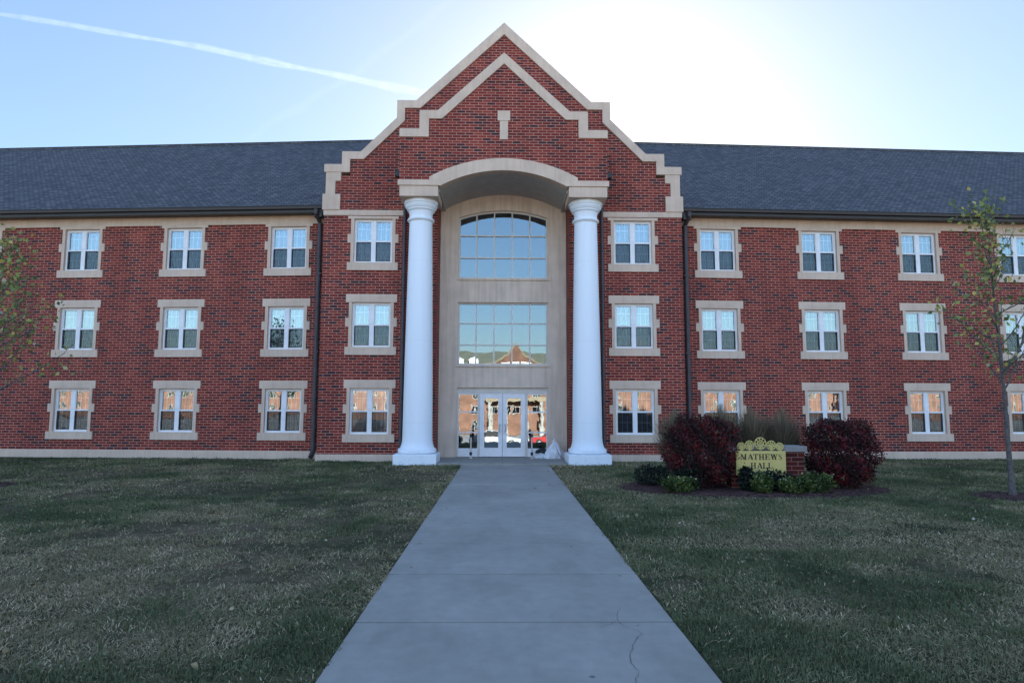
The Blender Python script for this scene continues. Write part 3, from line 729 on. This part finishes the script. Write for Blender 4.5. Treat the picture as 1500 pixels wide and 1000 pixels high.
def tree(name, label, loc, H, lean, first, crown_r, nleaf, seed, nb=26, group=None, sunlit=False, trunk_r=.065):
    r = random.Random(seed); root = empty(name, label, 'tree', loc, group=group)
    trunk = MB(); pts = []; n = 14
    for i in range(n + 1):
        t = i / n; pts.append((lean[0] * t + .03 * math.sin(t * 7 + seed), lean[1] * t + .03 * math.cos(t * 5 + seed), H * t))
    rs = [max(.008, trunk_r * (1 - .88 * (i / n) ** .8)) * (1.35 if i == 0 else 1) for i in range(n + 1)]
    trunk.tube(pts, rs, 10); tips = []; br = MB()
    for b in range(nb):
        t = first + (1 - first) * ((b + r.random()) / nb) ** .9; i = min(int(t * n), n - 1); f = t * n - i
        p0 = Vector(pts[i]).lerp(Vector(pts[i + 1]), f); a = b * 2.399 + r.uniform(-.5, .5)
        L = crown_r * (1.05 - .75 * ((t - first) / (1 - first)) ** 1.2) * r.uniform(.7, 1.1); el = r.uniform(.45, .95)
        q = [p0]; d = Vector((math.cos(a) * math.cos(el), math.sin(a) * math.cos(el), math.sin(el)))
        for k in range(5):
            d = (d + Vector((r.uniform(-.18, .18), r.uniform(-.18, .18), r.uniform(-.10, .16)))).normalized(); q.append(q[-1] + d * L / 5)
        rr = rs[i] * .45; br.tube(q, [rr * (1 - .8 * k / 5) + .003 for k in range(6)], 6)
        for k in range(2, 6): tips.append((q[k], d))
        for k in range(4):
            s0 = q[r.randint(1, 4)]; dd = (d + Vector((r.uniform(-.9, .9), r.uniform(-.9, .9), r.uniform(-.3, .7)))).normalized(); LL = L * r.uniform(.2, .45)
            q2 = [s0, s0 + dd * LL * .5, s0 + (dd + Vector((0, 0, .15))).normalized() * LL]
            br.tube(q2, [.006, .0045, .003], 4); tips += [(q2[1], dd), (q2[2], dd)]
    trunk.build('trunk', 'bark', root, smooth=True); br.build('branch', 'bark', root, smooth=True)
    idx = rng.integers(0, len(tips), nleaf); P = np.array([tips[i][0] for i in idx]) + rng.normal(size=(nleaf, 3)) * np.array([.13, .13, .12]) * (crown_r / 1.3)
    V, F, R = leaves(P, .118, np.clip(rng.random(nleaf) * .8 + rng.random(len(tips))[idx] * .25, 0, 1), up=-.1, aspect=.7)
    np_mesh('crown', V, F, 'leaf_tree', R, root)
    if sunlit:
        P = np.array(pts[-1]) + rng.normal(size=(10, 3)) * np.array([.09, .09, .08]) + np.array([.05, 0, .05])
        V, F, R = leaves(P, .13, rng.random(10), up=.8, aspect=.45); np_mesh('top_shoot', V, F, 'leaf_sun', R, root)
    return root
t_r = tree('young_tree', 'slender young tree with sparse leaves growing in a mulch ring right of the sign', (11.60, 14.95, 0), 6.6, (-.30, -.1), .34, 1.55, 760, 5, 26, 'young shade trees on the lawn', True)
fk = MB().tube([(-.10, -.02, 2.75), (.12, -.05, 3.05), (.36, -.1, 3.5), (.48, -.12, 4.1), (.55, -.15, 4.7), (.50, -.15, 5.3)], [.035, .032, .027, .022, .016, .008], 8)
fk.build('branch', 'bark', t_r, smooth=True)
t_l = tree('young_tree', 'young tree at the left edge with only its leafy branches showing before the wall', (-13.0, 16.7, 0), 5.9, (.1, 0), .36, 2.0, 1250, 12, 34, 'young shade trees on the lawn')

def ring_bed(cx, cy, rx, ry, name, label, h=.06, seed=0):
    r = random.Random(seed); m = MB(); n = 64; vs = [(cx, cy, h)]; fs = []
    for j, (k, z) in enumerate(((.5, h * .95), (.85, h * .7), (1.0, -.01))):
        for i in range(n):
            a = 2 * math.pi * i / n; w_ = k * (1 + .04 * math.sin(3 * a + seed) + .03 * math.sin(7 * a + seed * 2) + r.uniform(-.012, .012))
            vs.append((cx + rx * w_ * math.cos(a), cy + ry * w_ * math.sin(a), z + r.uniform(-.012, .012) * (k < 1)))
    for i in range(n): fs.append((0, 1 + i, 1 + (i + 1) % n))
    for j in range(2):
        for i in range(n): fs.append((1 + j * n + i, 1 + (j + 1) * n + i, 1 + (j + 1) * n + (i + 1) % n, 1 + j * n + (i + 1) % n))
    m.add(vs, fs); o = m.build(name, 'mulch', smooth=True); o['kind'] = 'structure'; o['label'] = label
    return o
BED = (6.15, 16.45, 3.45, 1.95)
ring_bed(*BED, 'mulch_bed', 'dark bark mulch bed around the sign and shrubs', .09, 2)
ring_bed(11.60, 14.85, 1.0, .85, 'mulch_ring', 'dark mulch ring at the foot of the young tree on the right', .05, 4)
ring_bed(-13.0, 16.7, .9, .75, 'mulch_ring', 'dark mulch ring of the young tree at the left edge', .05, 6)

def bush(name, label, cat, loc, rx, ry, h, n, size, mat, seed, flat=.35, group=None, twig=True, z0=.04, noise=.11, lo=0.0):
    r = random.Random(seed); g_ = np.random.default_rng(seed); root = empty(name, label, cat, loc, group=group)
    d = g_.normal(size=(n, 3)); d /= np.linalg.norm(d, axis=1)[:, None]
    rad_ = g_.random(n) ** .30
    lump = 1 + noise * (np.sin(d[:, 0] * 5 + seed) * np.cos(d[:, 1] * 4 + seed * 2) + .6 * np.sin(d[:, 2] * 9 + d[:, 0] * 7 + seed) + .3 * g_.normal(size=n))
    P = d * (rad_ * lump)[:, None]
    P[:, 2] = np.sign(P[:, 2]) * np.abs(P[:, 2]) ** (1 - flat * .6)
    P = P * np.array([rx, ry, h * .52]) + np.array([0, 0, h * .52])
    narrow = np.clip(.80 + .5 * P[:, 2] / h, .7, 1.0); P[:, 0] *= narrow; P[:, 1] *= narrow
    P = P[P[:, 2] > z0]
    V, F, R = leaves(P, size, np.clip(lo + (1 - lo) * g_.random(len(P)) * (.75 + .35 * np.sin(P[:, 0] * 9 + P[:, 2] * 7 + seed)), 0, 1), .4)
    np_mesh('foliage', V, F, mat, R, root)
    if twig:
        m = MB()
        for i in range(60):
            a = r.uniform(0, 6.283); k = math.sqrt(r.random()); x, y = math.cos(a) * k, math.sin(a) * k; hh = h * r.uniform(.6, 1.0) * math.sqrt(max(.2, 1 - .5 * k * k))
            m.tube([(x * rx * .2, y * ry * .2, 0), (x * rx * .62, y * ry * .62, hh * .5), (x * rx * .92 + r.uniform(-.05, .05), y * ry * .92, hh)], [.012, .008, .003], 5)
        m.build('stem', 'bark', root)
    return root
bush('burning_bush', 'dark red rounded bush left of the sign', 'bush', (4.80, 16.0, .05), .96, .75, 1.70, 17000, .058, 'leaf_red', 3, group='red bushes beside the sign')
bush('burning_bush', 'dark red rounded bush right of the sign', 'bush', (8.22, 16.05, .05), .96, .75, 1.62, 19000, .058, 'leaf_red', 8, group='red bushes beside the sign')
low = [('low green perennial with white flowers at the foot of the left red bush', (4.08, 15.30, .03), .42, .28, .36, 1),
       ('low green perennial with pale flowers under the sign\'s left half', (5.95, 15.15, .03), .26, .24, .42, 2),
       ('low green perennial with pale flowers just right of the sign panel', (6.62, 15.10, .03), .40, .26, .36, 3),
       ('low green perennial with white flowers in front of the right red bush', (7.20, 15.22, .03), .46, .28, .44, 4)]
for lb, loc, rx, ry, h, sd in low:
    p = bush('flowering_perennial', lb, 'plant', loc, rx, ry, h, 900, .075, 'leaf_green', sd + 30, group='low perennials in the mulch bed', twig=False)
    g_ = np.random.default_rng(sd); m = 9; P = np.stack([g_.uniform(-rx * .9, rx * .9, m), g_.uniform(-ry, ry * .5, m), h * g_.uniform(.85, 1.08, m)], 1)
    for q_ in P:
        V, F, R = leaves(np.zeros((6, 3)) + g_.normal(size=(6, 3)) * .004, .022, g_.random(6), .6, .8); fl_ = np_mesh('flower', V, F, 'petal', R, p); fl_.location = tuple(q_)
darks = [('dark leafy plant covering the lower edge of the gold sign panel', (6.25, 15.42, .03), .62, .18, .50, 1), ('dark purple leafy plant standing before the left end of the sign panel', (5.66, 15.40, .03), .17, .15, .58, 2),
         ('low dark shrub at the left tip of the mulch bed', (3.75, 16.6, .03), .50, .40, .50, 3), ('tall dark seed heads behind the low flowers at the left bush', (4.35, 15.55, .03), .30, .2, .58, 4)]
for lb, loc, rx, ry, h, sd in darks:
    bush('dark_shrub', lb, 'plant', loc, rx, ry, h, 1100, .07, 'leaf_dark', sd + 50, group='dark plants in the mulch bed', twig=False)

def reed_clump(label, loc, n, h, spread, seed):
    g_ = np.random.default_rng(seed); V = []; F = []; R = []
    a = g_.uniform(0, 6.283, n); k = g_.random(n) ** .7; hh = h * g_.uniform(.55, 1.0, n); out = spread * k * g_.uniform(.7, 1.1, n)
    base = np.stack([np.cos(a) * k * .16, np.sin(a) * k * .16, np.zeros(n)], 1); dr = np.stack([np.cos(a), np.sin(a), np.zeros(n)], 1)
    sd = np.stack([-np.sin(a), np.cos(a), np.zeros(n)], 1); seg = 5; vs = []
    for j in range(seg + 1):
        t = j / seg; c = base + dr * (out * t ** 1.8)[:, None]; c[:, 2] = hh * (t - .22 * t ** 3 * k); wd = .009 * (1 - .85 * t) + .001
        vs += [c - sd * wd, c + sd * wd]
    vs = np.stack(vs, 1); V = vs.reshape(-1, 3); b = np.arange(n)[:, None] * (2 * (seg + 1))
    F = np.concatenate([b + np.array([[2 * j, 2 * j + 1, 2 * j + 3, 2 * j + 2]]) for j in range(seg)])
    o = np_mesh('ornamental_grass', V, F, 'reed', np.repeat(g_.random(n), 2 * (seg + 1)))
    o.location = loc; tag(o, label, 'ornamental grass', 'tall grasses behind the sign')
reed_clump('tall tan grass clump behind the left end of the sign wall', (5.75, 17.25, .03), 2200, 2.15, .62, 1)
reed_clump('tall tan grass clump straight behind the gold tree ornament', (6.55, 17.35, .03), 2200, 2.10, .60, 2)
reed_clump('tall tan grass clump behind the right end of the sign wall', (7.35, 17.30, .03), 2200, 2.08, .60, 3)
reed_clump('grey green grass clump showing over the left red bush', (4.5, 17.3, .03), 1600, 2.05, .55, 4)

# ------------------------------------------------------------------ monument sign
sign = empty('monument_sign', 'low brick monument sign with a gold panel reading MATHEWS HALL between red bushes', 'sign', (6.30, 15.95, 0), rad(-1))
M['shaded_signbrick'] = mat_brick('shaded_sign_brick', 0.42)  # darker copy of the wall brick; bush shade is put into its colour
MB().box(-.84, .92, -.16, .30, -.02, .94).build('wall', 'shaded_signbrick', sign)
M['capstone'] = mat_stone('weathered_grey_cap', (.27, .26, .255)); MB().box(-.90, .98, -.21, .35, .94, 1.08).build('cap', 'capstone', sign, bevel=.015)
pn = MB().box(-.76, .42, -.30, -.25, .40, .97).build('sign_panel', 'gold', sign, bevel=.006)
for x in (-.70, .30): MB().box(x, x + .06, -.255, -.16, .45, .9).build('bracket', 'dark', sign)
LET = {
 'M': (1.15, [((.02, 0), (.30, .05)), ((.02, .95), (.22, 1)), ((.12, 0), (.18, 1)), ('d', .12, 1, .60, .0, .17), ('d', .52, .0, .98, 1, .07), ((.82, 0), (1.00, 1)), ((.72, 0), (1.12, .05)), ((.90, .95), (1.12, 1))]),
 'A': (.95, [((.0, 0), (.28, .05)), ((.58, 0), (.95, .05)), ('d', .12, 0, .46, 1, .07), ('d', .42, 1, .80, 0, .19), ((.25, .30), (.66, .37))]),
 'T': (.85, [((.0, .93), (.85, 1)), ((.0, .72), (.05, .94)), ((.80, .72), (.85, .94)), ((.33, 0), (.52, .94)), ((.20, 0), (.65, .05))]),
 'H': (1.0, [((.12, 0), (.30, 1)), ((.70, 0), (.88, 1)), ((.30, .46), (.70, .54)), ((.0, 0), (.42, .05)), ((.0, .95), (.42, 1)), ((.58, 0), (1, .05)), ((.58, .95), (1, 1))]),
 'E': (.85, [((.12, 0), (.30, 1)), ((0, .94), (.80, 1)), ((0, 0), (.84, .06)), ((.30, .47), (.60, .54)), ((.75, .74), (.80, .94)), ((.79, .06), (.84, .28)), ((.57, .38), (.61, .62))]),
 'W': (1.3, [((.0, .95), (.36, 1)), ((.46, .95), (.82, 1)), ((1.02, .95), (1.3, 1)), ('d', .10, 1, .40, 0, .18), ('d', .36, 0, .62, 1, .07), ('d', .58, 1, .88, 0, .18), ('d', .84, 0, 1.16, 1, .07)]),
 'L': (.82, [((.12, 0), (.30, 1)), ((0, .95), (.44, 1)), ((0, 0), (.78, .06)), ((.73, .06), (.78, .32))]),
}
def letter(m, ch, x, z, h, y):
    k = [0]
    def yy(): k[0] += 1; return y - .0006 * k[0]
    if ch == 'S':
        pts = [(.62, .80), (.58, .92), (.40, .97), (.22, .92), (.13, .78), (.18, .64), (.36, .54), (.54, .44), (.63, .28), (.56, .10), (.36, .03), (.17, .08), (.09, .24)]
        ws = [.03, .05, .05, .06, .09, .10, .11, .11, .10, .07, .05, .05, .03]; vs = []; fs = []
        for i, (px, pz) in enumerate(pts):
            a, b = pts[max(0, i - 1)], pts[min(len(pts) - 1, i + 1)]; d = Vector((b[0] - a[0], b[1] - a[1])).normalized(); w_ = ws[i] * .8
            vs += [(x + h * (px - d.y * w_), y - .001, z + h * (pz + d.x * w_)), (x + h * (px + d.y * w_), y - .001, z + h * (pz - d.x * w_))]
            if i: fs.append((2 * i - 2, 2 * i - 1, 2 * i + 1, 2 * i))
        m.add(vs, fs); return .72
    w_, st = LET[ch]
    for s_ in st:
        if s_[0] == 'd':
            _, xa, za, xb, zb_, t = s_; Y = yy()
            m.add([(x + h * (xa), Y, z + h * za), (x + h * (xa + t * 1.35), Y, z + h * za), (x + h * (xb + t * 1.25), Y, z + h * zb_), (x + h * xb, Y, z + h * zb_)], [(0, 1, 2, 3)])
        else:
            (xa, za), (xb, zb_) = s_; Y = yy(); xb += .035; zb_ += .02
            m.add([(x + h * xa, Y, z + h * za), (x + h * xb, Y, z + h * za), (x + h * xb, Y, z + h * zb_), (x + h * xa, Y, z + h * zb_)], [(0, 1, 2, 3)])
    return w_
tx = MB()
def word(t, cx, z, h, gap=.13):
    tot = sum((.72 if c == 'S' else LET[c][0]) + gap for c in t) - gap; x = cx - tot * h / 2
    for c in t: x += h * (letter(tx, c, x, z, h, -.303) + gap)
word('MATHEWS', -.165, .765, .130); word('HALL', -.165, .560, .130)
tx.build('lettering', 'letter', pn)
def sign_tree(cx, base, r, nm='tree_ornament'):
    m = MB(); cz = base + r * .98; y = -.275
    def ring(x, z, rr, th, k=20):
        m.tube([(x + rr * math.cos(2 * math.pi * i / k), y, z + rr * math.sin(2 * math.pi * i / k)) for i in range(k + 1)], th, 6)
    for i in range(9):
        a = 2 * math.pi * i / 9; ring(cx + r * .72 * math.cos(a), cz + r * .72 * math.sin(a), r * .27, .010, 12)
    for i in range(5):
        a = 2 * math.pi * i / 5 + .3; ring(cx + r * .32 * math.cos(a), cz + r * .32 * math.sin(a), r * .22, .0085, 10)
    ring(cx, cz, r * .98, .012, 28)
    for t in (-.5, -.2, .2, .5): m.tube([(cx, y, base - .09), (cx + t * r * .5, y, base + r * .25), (cx + t * r * 1.2, y, cz)], .007, 5)
    m.tube([(cx, y, base - .13), (cx, y, cz)], [.014, .008], 6)
    m.build(nm, 'gold', sign)
for cx, b, r in ((-.625, .985, .088), (-.425, .995, .106), (-.165, 1.01, .138), (.09, .995, .106), (.29, .985, .088)): sign_tree(cx, b, r)
MB().box(-.74, .40, -.285, -.262, .985, 1.0).build('rail', 'dark', sign)

# ------------------------------------------------------------------ grass
def vnoise(x, y, cell, seed):
    g_ = np.random.default_rng(seed).random((257, 257)); u = x / cell + 400.3; v = y / cell + 90.7
    i, j = np.floor(u).astype(int), np.floor(v).astype(int); fu, fv = u - i, v - j; fu = fu * fu * (3 - 2 * fu); fv = fv * fv * (3 - 2 * fv)
    q = lambda a, b: g_[(i + a) % 257, (j + b) % 257]
    return (q(0, 0) * (1 - fu) + q(1, 0) * fu) * (1 - fv) + (q(0, 1) * (1 - fu) + q(1, 1) * fu) * fv
def grass():
    sp = []
    for (y0, y1, dens) in ((4.0, 6.5, 3400), (6.5, 9.5, 2200), (9.5, 14, 1150), (14, 19, 650), (19, 25.2, 420)):
        xm = lambda y: .80 * y + 1.5
        n = int(dens * (y1 - y0) * 2 * xm(y1)); y = rng.uniform(y0, y1, n); x = rng.uniform(-1, 1, n) * xm(y1)
        k = np.abs(x) < xm(y); sp.append(np.stack([x[k], y[k]], 1))
    P = np.concatenate(sp); x, y = P[:, 0], P[:, 1]
    edge = .075 * (vnoise(x, y, .35, 8) - .45) + .05 * (vnoise(x, y, .09, 9) - .5)
    k = (x < WX0 - .005 + edge) | (x > WX1 + .005 - edge)
    k &= ~((np.abs(x) < 2.22) & (y > 22.44)); k &= ~((np.abs(x) < 3.74) & (np.abs(x) > 2.2) & (y > 22.5)); k &= ~((np.abs(x) < 6.75) & (y > 23.93))
    k &= y < 24.93 + np.maximum(np.abs(x) - 6.7, 0) * .06
    for cx, cy, rx, ry in (BED, (11.60, 14.85, 1.0, .85), (-13.0, 16.7, .9, .75)): k &= ((x - cx) / rx) ** 2 + ((y - cy) / ry) ** 2 > .93
    dry = vnoise(x, y, 2.3, 1) * .55 + vnoise(x, y, .8, 2) * .45 + np.where(x < 0, .07, -.005)
    dry -= .16 * np.clip((-x - 7) / 5, 0, 1) * np.clip((y - 10) / 5, 0, 1)          # greener towards the far left tree
    dry += .10 * np.exp(-((x - 2.0) / .55) ** 2)                                    # trodden edge right of the walk
    soil = vnoise(x, y, 1.5, 3) * .6 + vnoise(x, y, .45, 4) * .4 + np.where(x < 0, .05, -.09)
    k &= rng.random(len(x)) > np.clip((soil - .56) * 7, 0, .86)
    P = P[k]; x, y, dry = x[k], y[k], dry[k]; n = len(P)
    far = np.clip((y - 5) / 18, 0, 1); tuft = vnoise(x, y, .28, 5)
    L = (.022 + .040 * tuft + .016 * rng.random(n)) * (1 + .7 * far); wd = (.0026 + .0018 * rng.random(n)) * (1 + 2.6 * far)
    pd = np.clip((dry - .47) * 1.5 + np.where(x < 0, .20, .13), .05, .48); dead = rng.random(n) < pd
    rnd = np.clip(.30 + (dry - .5) * 1.1 + .26 * (rng.random(n) - .5) - .25 * (tuft - .5), 0, .62)
    flow = 6.283 * vnoise(x, y, .55, 6) * 1.6
    a = rng.uniform(0, 6.283, n); tilt = rng.uniform(.2, 1.15, n); nd = dead.sum()
    a[dead] = flow[dead] + rng.normal(0, .9, nd); tilt[dead] = rng.uniform(1.05, 1.5, nd); rnd[dead] = .60 + .38 * rng.random(nd) ** 1.8; L[dead] = (.030 + .050 * rng.random(nd)) * (1 + .7 * far[dead]); wd[dead] *= .8
    d = np.stack([np.cos(a) * np.sin(tilt), np.sin(a) * np.sin(tilt), np.cos(tilt)], 1); sd = np.stack([-np.sin(a), np.cos(a), np.zeros(n)], 1)
    B = np.stack([x, y, np.where(dead, rng.uniform(.004, .03, n), -.004)], 1); mid = B + d * (L * .55)[:, None] + np.array([0, 0, .006]); tip = B + d * L[:, None]; tip[:, 2] -= L * .14 * np.sin(tilt)
    tip[:, 2] = np.maximum(tip[:, 2], .004)
    V = np.stack([B - sd * wd[:, None], B + sd * wd[:, None], mid + sd * (wd * .8)[:, None], mid - sd * (wd * .8)[:, None], tip], 1).reshape(-1, 3)
    b = np.arange(n)[:, None] * 5
    F = np.concatenate([b + np.array([[0, 1, 2]]), b + np.array([[0, 2, 3]]), b + np.array([[3, 2, 4]])])
    o = np_mesh('grass', V, F, 'blades', np.repeat(rnd, 5)); tag(o, 'short grey green grass with straw coloured blades on both lawns', 'grass', kind='stuff')
    return n
NBL = grass(); print('blades', NBL)
# fallen leaves on lawn and bed
M['litter'] = mat_leaf('fallen_leaf', [(0, (.10, .055, .03)), (.5, (.22, .16, .07)), (.85, (.34, .28, .16)), (1, (.62, .58, .50))], .1)
n = 150; x = rng.uniform(-13, 14, n); y = rng.uniform(4.8, 23, n); k = (np.abs(x - .1) > 1.55) & (np.abs(x) < .8 * y + .5)
P = np.stack([x[k], y[k], np.full(k.sum(), .045)], 1); V, F, R = leaves(P, .07, rng.random(len(P)), .0, .75)
xw = rng.uniform(-1.3, 1.5, 26); yw = rng.uniform(4.9, 22, 26); xw = np.where(rng.random(26) < .6, np.where(xw > .1, rng.uniform(1.2, 1.58, 26), rng.uniform(-1.37, -1.0, 26)), xw)
V2, F2, R2 = leaves(np.stack([xw, yw, np.full(26, .034)], 1), .05, rng.random(26) * .8, -.1, .7); V2[:, 2] = np.clip(V2[:, 2], .026, .05)
F = np.concatenate([F, F2 + len(V)]); V = np.concatenate([V, V2]); R = np.concatenate([R, R2])
tag(np_mesh('fallen_leaves', V, F, 'litter', R), 'scattered small fallen leaves on the lawn', 'fallen leaves', kind='stuff')

# ------------------------------------------------------------------ contrails, nine kilometres up
def contrail(pts, w0, w1, dens, label):
    n = 60; k = 9; P = [Vector((*p, 9000.0)) for p in pts]; vs = []; fs = []; uvs = []
    L = [0]
    for i in range(1, len(P)): L.append(L[-1] + (P[i] - P[i - 1]).length)
    for i in range(n + 1):
        t = i / n; s_ = t * L[-1]; j = max(q for q in range(len(P) - 1) if L[q] <= s_ + 1e-6); c = P[j].lerp(P[j + 1], (s_ - L[j]) / (L[j + 1] - L[j])); d = (P[j + 1] - P[j]).normalized(); sd_ = Vector((-d.y, d.x, 0))
        w_ = (w0 + (w1 - w0) * t) * (1 + .22 * math.sin(23 * t + w0) + .15 * math.sin(51 * t)); c = c + sd_ * w0 * (.35 * math.sin(9 * t + 1) + .22 * math.sin(27 * t))
        for q in range(k): vs.append(c + sd_ * w_ * (q / (k - 1) - .5) * 2 + Vector((0, 0, -.25 * w_ * (1 - (2 * q / (k - 1) - 1) ** 2)))); uvs.append((t, q / (k - 1)))
        for q in range(k): vs.append(c + sd_ * w_ * (q / (k - 1) - .5) * 2 + Vector((0, 0, .25 * w_ * (1 - (2 * q / (k - 1) - 1) ** 2) + 1))); uvs.append((t, q / (k - 1)))
    for i in range(n):
        for lay in (0, k):
            for q in range(k - 1):
                a = i * 2 * k + lay + q; fs.append((a, a + 1, a + 1 + 2 * k, a + 2 * k))
    me = bpy.data.meshes.new('contrail'); me.from_pydata(vs, [], fs); me.update(); ul = me.uv_layers.new(name='UVMap')
    for lp in me.loops: ul.data[lp.index].uv = uvs[lp.vertex_index]
    me.materials.append(mat_contrail('contrail_ice', dens)); o = bpy.data.objects.new('contrail', me); COL.objects.link(o)
    o.visible_shadow = True
    return tag(o, label, 'contrail', kind='thing')
contrail([(-13200, 14000), (-11662, 14550), (-9706, 15205), (-7594, 15986), (-5288, 16959), (-2309, 18172), (200, 19100)], 110, 320, .058, 'bright white contrail slanting down to the gable\'s left slope')
contrail([(-700, 13400), (-1031, 13824), (-4200, 17200), (-8107, 21162), (-9500, 22600)], 200, 330, .008, 'faint broad contrail fading above the left roof')

# ------------------------------------------------------------------ across the road: what the glass mirrors
opp = empty('brick_hall', 'sunlit brick hall across the road, seen only mirrored in the entrance glass', 'building', (3, -95, -.6), math.pi)
hs = [[(x - .8, z), (x + .8, z), (x + .8, z + 1.8), (x - .8, z + 1.8)] for x in [s * (9 + 4.2 * i) for s in (-1, 1) for i in range(8)] for z in (1.2, 4.6, 8.0)]
M['oppbrick'] = mat_plain('sunlit_orange_brick', (.215, .110, .075), .9, var=.4, scale=.6)
MB().prism([[(-42, 0), (42, 0), (42, 11), (-42, 11)]] + hs, 0, .4).build('wall', 'oppbrick', opp)
MB().prism([(-7, 0), (7, 0), (7, 11.2), (4.2, 12.1), (1.8, 13.8), (0, 16.4), (-1.8, 13.8), (-4.2, 12.1), (-7, 11.2)], -1.2, -.05).build('gable', 'oppbrick', opp)
m = MB(); m.prism([(0, 16.9), (2.0, 14.1), (4.3, 12.45), (7.3, 11.5), (7.3, 11.1), (4.2, 12.0), (1.8, 13.7), (0, 16.3), (-1.8, 13.7), (-4.2, 12.0), (-7.3, 11.1), (-7.3, 11.5), (-4.3, 12.45), (-2.0, 14.1)], -1.4, -.06); m.box(-7.2, 7.2, -1.35, -1.2, 7.4, 7.9); M['opptrim'] = mat_plain('sunlit_tan_trim', (.24, .19, .13), .8); m.build('stone_trim', 'opptrim', opp)
m = MB(); m.add([(-43, -.6, 10.9), (43, -.6, 10.9), (43, 8, 15.2), (-43, 8, 15.2)], [(0, 1, 2, 3)]); m.box(-42, 42, 8, 8.3, 0, 15); M['opproof'] = mat_plain('sunlit_grey_green_shingle', (.16, .165, .13), .9, var=.3, scale=1.5); m.build('roof', 'opproof', opp)
M['oppglass'] = mat_glass('opposite_glass', .45, (.1, .12, .14))
MB().box(-41.5, 41.5, .5, .55, 0, 11).build('interior', 'room', opp)
wf = MB(); M['oppframe'] = mat_plain('sunlit_pale_frame', (.34, .33, .31), .6); wf.prism([[(-.8, 0), (.8, 0), (.8, 1.8), (-.8, 1.8)], [(-.68, .1), (-.06, .1), (-.06, 1.7), (-.68, 1.7)], [(.06, .1), (.68, .1), (.68, 1.7), (.06, 1.7)]], .02, .1)
w0 = wf.build('window', 'oppframe', opp); gl = MB().box(-.7, .7, .06, .065, .08, 1.72).build('pane', 'oppglass', w0); first_ = True
for h_ in hs:
    loc = (h_[0][0] + .8, 0, h_[0][1])
    if first_: w0.location = loc; first_ = False
    else:
        c = w0.copy(); COL.objects.link(c); c.location = loc; p = gl.copy(); COL.objects.link(p); p.parent = c
gw = MB(); gw.prism([[(-.8, 0), (.8, 0), (.8, 1.8), (-.8, 1.8)], [(-.7, .1), (-.05, .1), (-.05, 1.7), (-.7, 1.7)], [(.05, .1), (.7, .1), (.7, 1.7), (.05, 1.7)]], -1.26, -1.205)
for x in (-12.5, -9.4, 9.4, 12.5):  # blank white dormers; bright window glare is put into their colour
    dm = MB(); dm.box(x - 1.0, x + 1.0, .1, 3.5, 11.0, 12.9); dm.prism([(x - 1.15, 12.9), (x + 1.15, 12.9), (x, 13.5)], 0, 4.5); dm.build('dormer', 'white', opp)
for x in (-2.4, 0, 2.4): MB().box(x - .95, x + .95, -1.25, -1.19, 10.2, 12.2).build('glare_panel', 'white', opp)  # plain white panels for gable windows, glare put into their colour
for x in (-4.6, -2, 0, 2, 4.6):
    for z in (8.2, 4.6):
        c = gw.build('window', 'oppframe', opp, (x, 0, z)); MB().box(-.72, .72, -1.23, -1.225, .05, 1.75).build('pane', 'oppglass', c)
for i, (x, lb) in enumerate(((-92, 'sunlit brick hall left of the mirrored gabled hall'), (98, 'sunlit brick hall right of the mirrored gabled hall'))):
    dup(opp, (x, -97, -.6), math.pi, 1.0, lb)
for x in (-5.6, -2.2, 2.2, 5.6): MB().lathe([(.55, 0), (.5, .4), (.42, 7.0), (.55, 7.3)], x, -2.6, 20).build('column', 'oppframe', opp, smooth=True)
MB().box(-6.4, 6.4, -3.2, -1.41, 7.3, 8.05).build('portico', 'opptrim', opp)

def car(label, loc, rz, paint):
    root = empty('parked_car', label, 'car', loc, rz, 'cars parked along the road behind the camera')
    mt = mat_plain('car_paint', paint, .25, .2, .03, spec=.6)
    prof = [(-2.2, .35), (2.15, .35), (2.25, .55), (2.2, .78), (1.2, .92), (.55, 1.38), (-.75, 1.45), (-1.55, 1.05), (-2.15, .98), (-2.28, .6)]
    MB().prism(prof, -.88, .88).build('body', mt, root, bevel=.09)
    MB().prism([(1.10, .94), (.52, 1.34), (-.72, 1.40), (-1.42, 1.02)], -.885, .885).build('side_window', 'black', root)
    for x in (-1.35, 1.38):
        for y in (-.82, .82):
            wv = [(x + .33 * math.cos(t), .33 + .33 * math.sin(t)) for t in [2 * math.pi * i / 20 for i in range(20)]]
            wh = MB().prism(wv, y - .11, y + .11).build('wheel', 'black', root, bevel=.03)
            rv = [(x + .2 * math.cos(t), .33 + .2 * math.sin(t)) for t in [2 * math.pi * i / 16 for i in range(16)]]
            MB().prism(rv, y - .118, y + .118).build('rim', 'steel', wh)
    for y in (-.6, .6): MB().box(2.10, 2.27, y - .2, y + .2, .60, .74).build('headlight', 'white', root, bevel=.03)
for i, (lb, x, c) in enumerate((('dark blue car parked on the road behind the camera, mirrored at the left door', -5.8, (.02, .03, .05)), ('white car parked on the road behind the camera, mirrored at the left door', -.6, (.62, .62, .62)),
                                ('red car parked on the road behind the camera, mirrored in the right door', 4.6, (.42, .03, .03)), ('silver car parked on the road behind the camera, mirrored right of the doors', 10.0, (.35, .36, .38)), ('black car parked on the road behind the camera, mirrored far left', -11.2, (.015, .015, .016)))):
    car(lb, (x, -8.3, -.59), 0 if i % 2 else math.pi, c)
for i, (x, y, s) in enumerate(((-19, -50, 1.5), (15, -55, 1.6))):
    dup(t_l, (x, y, -.6), i * 1.3, s, ['tree before the mirrored brick hall left of its gable', 'tree before the mirrored brick hall right of its gable'][i])
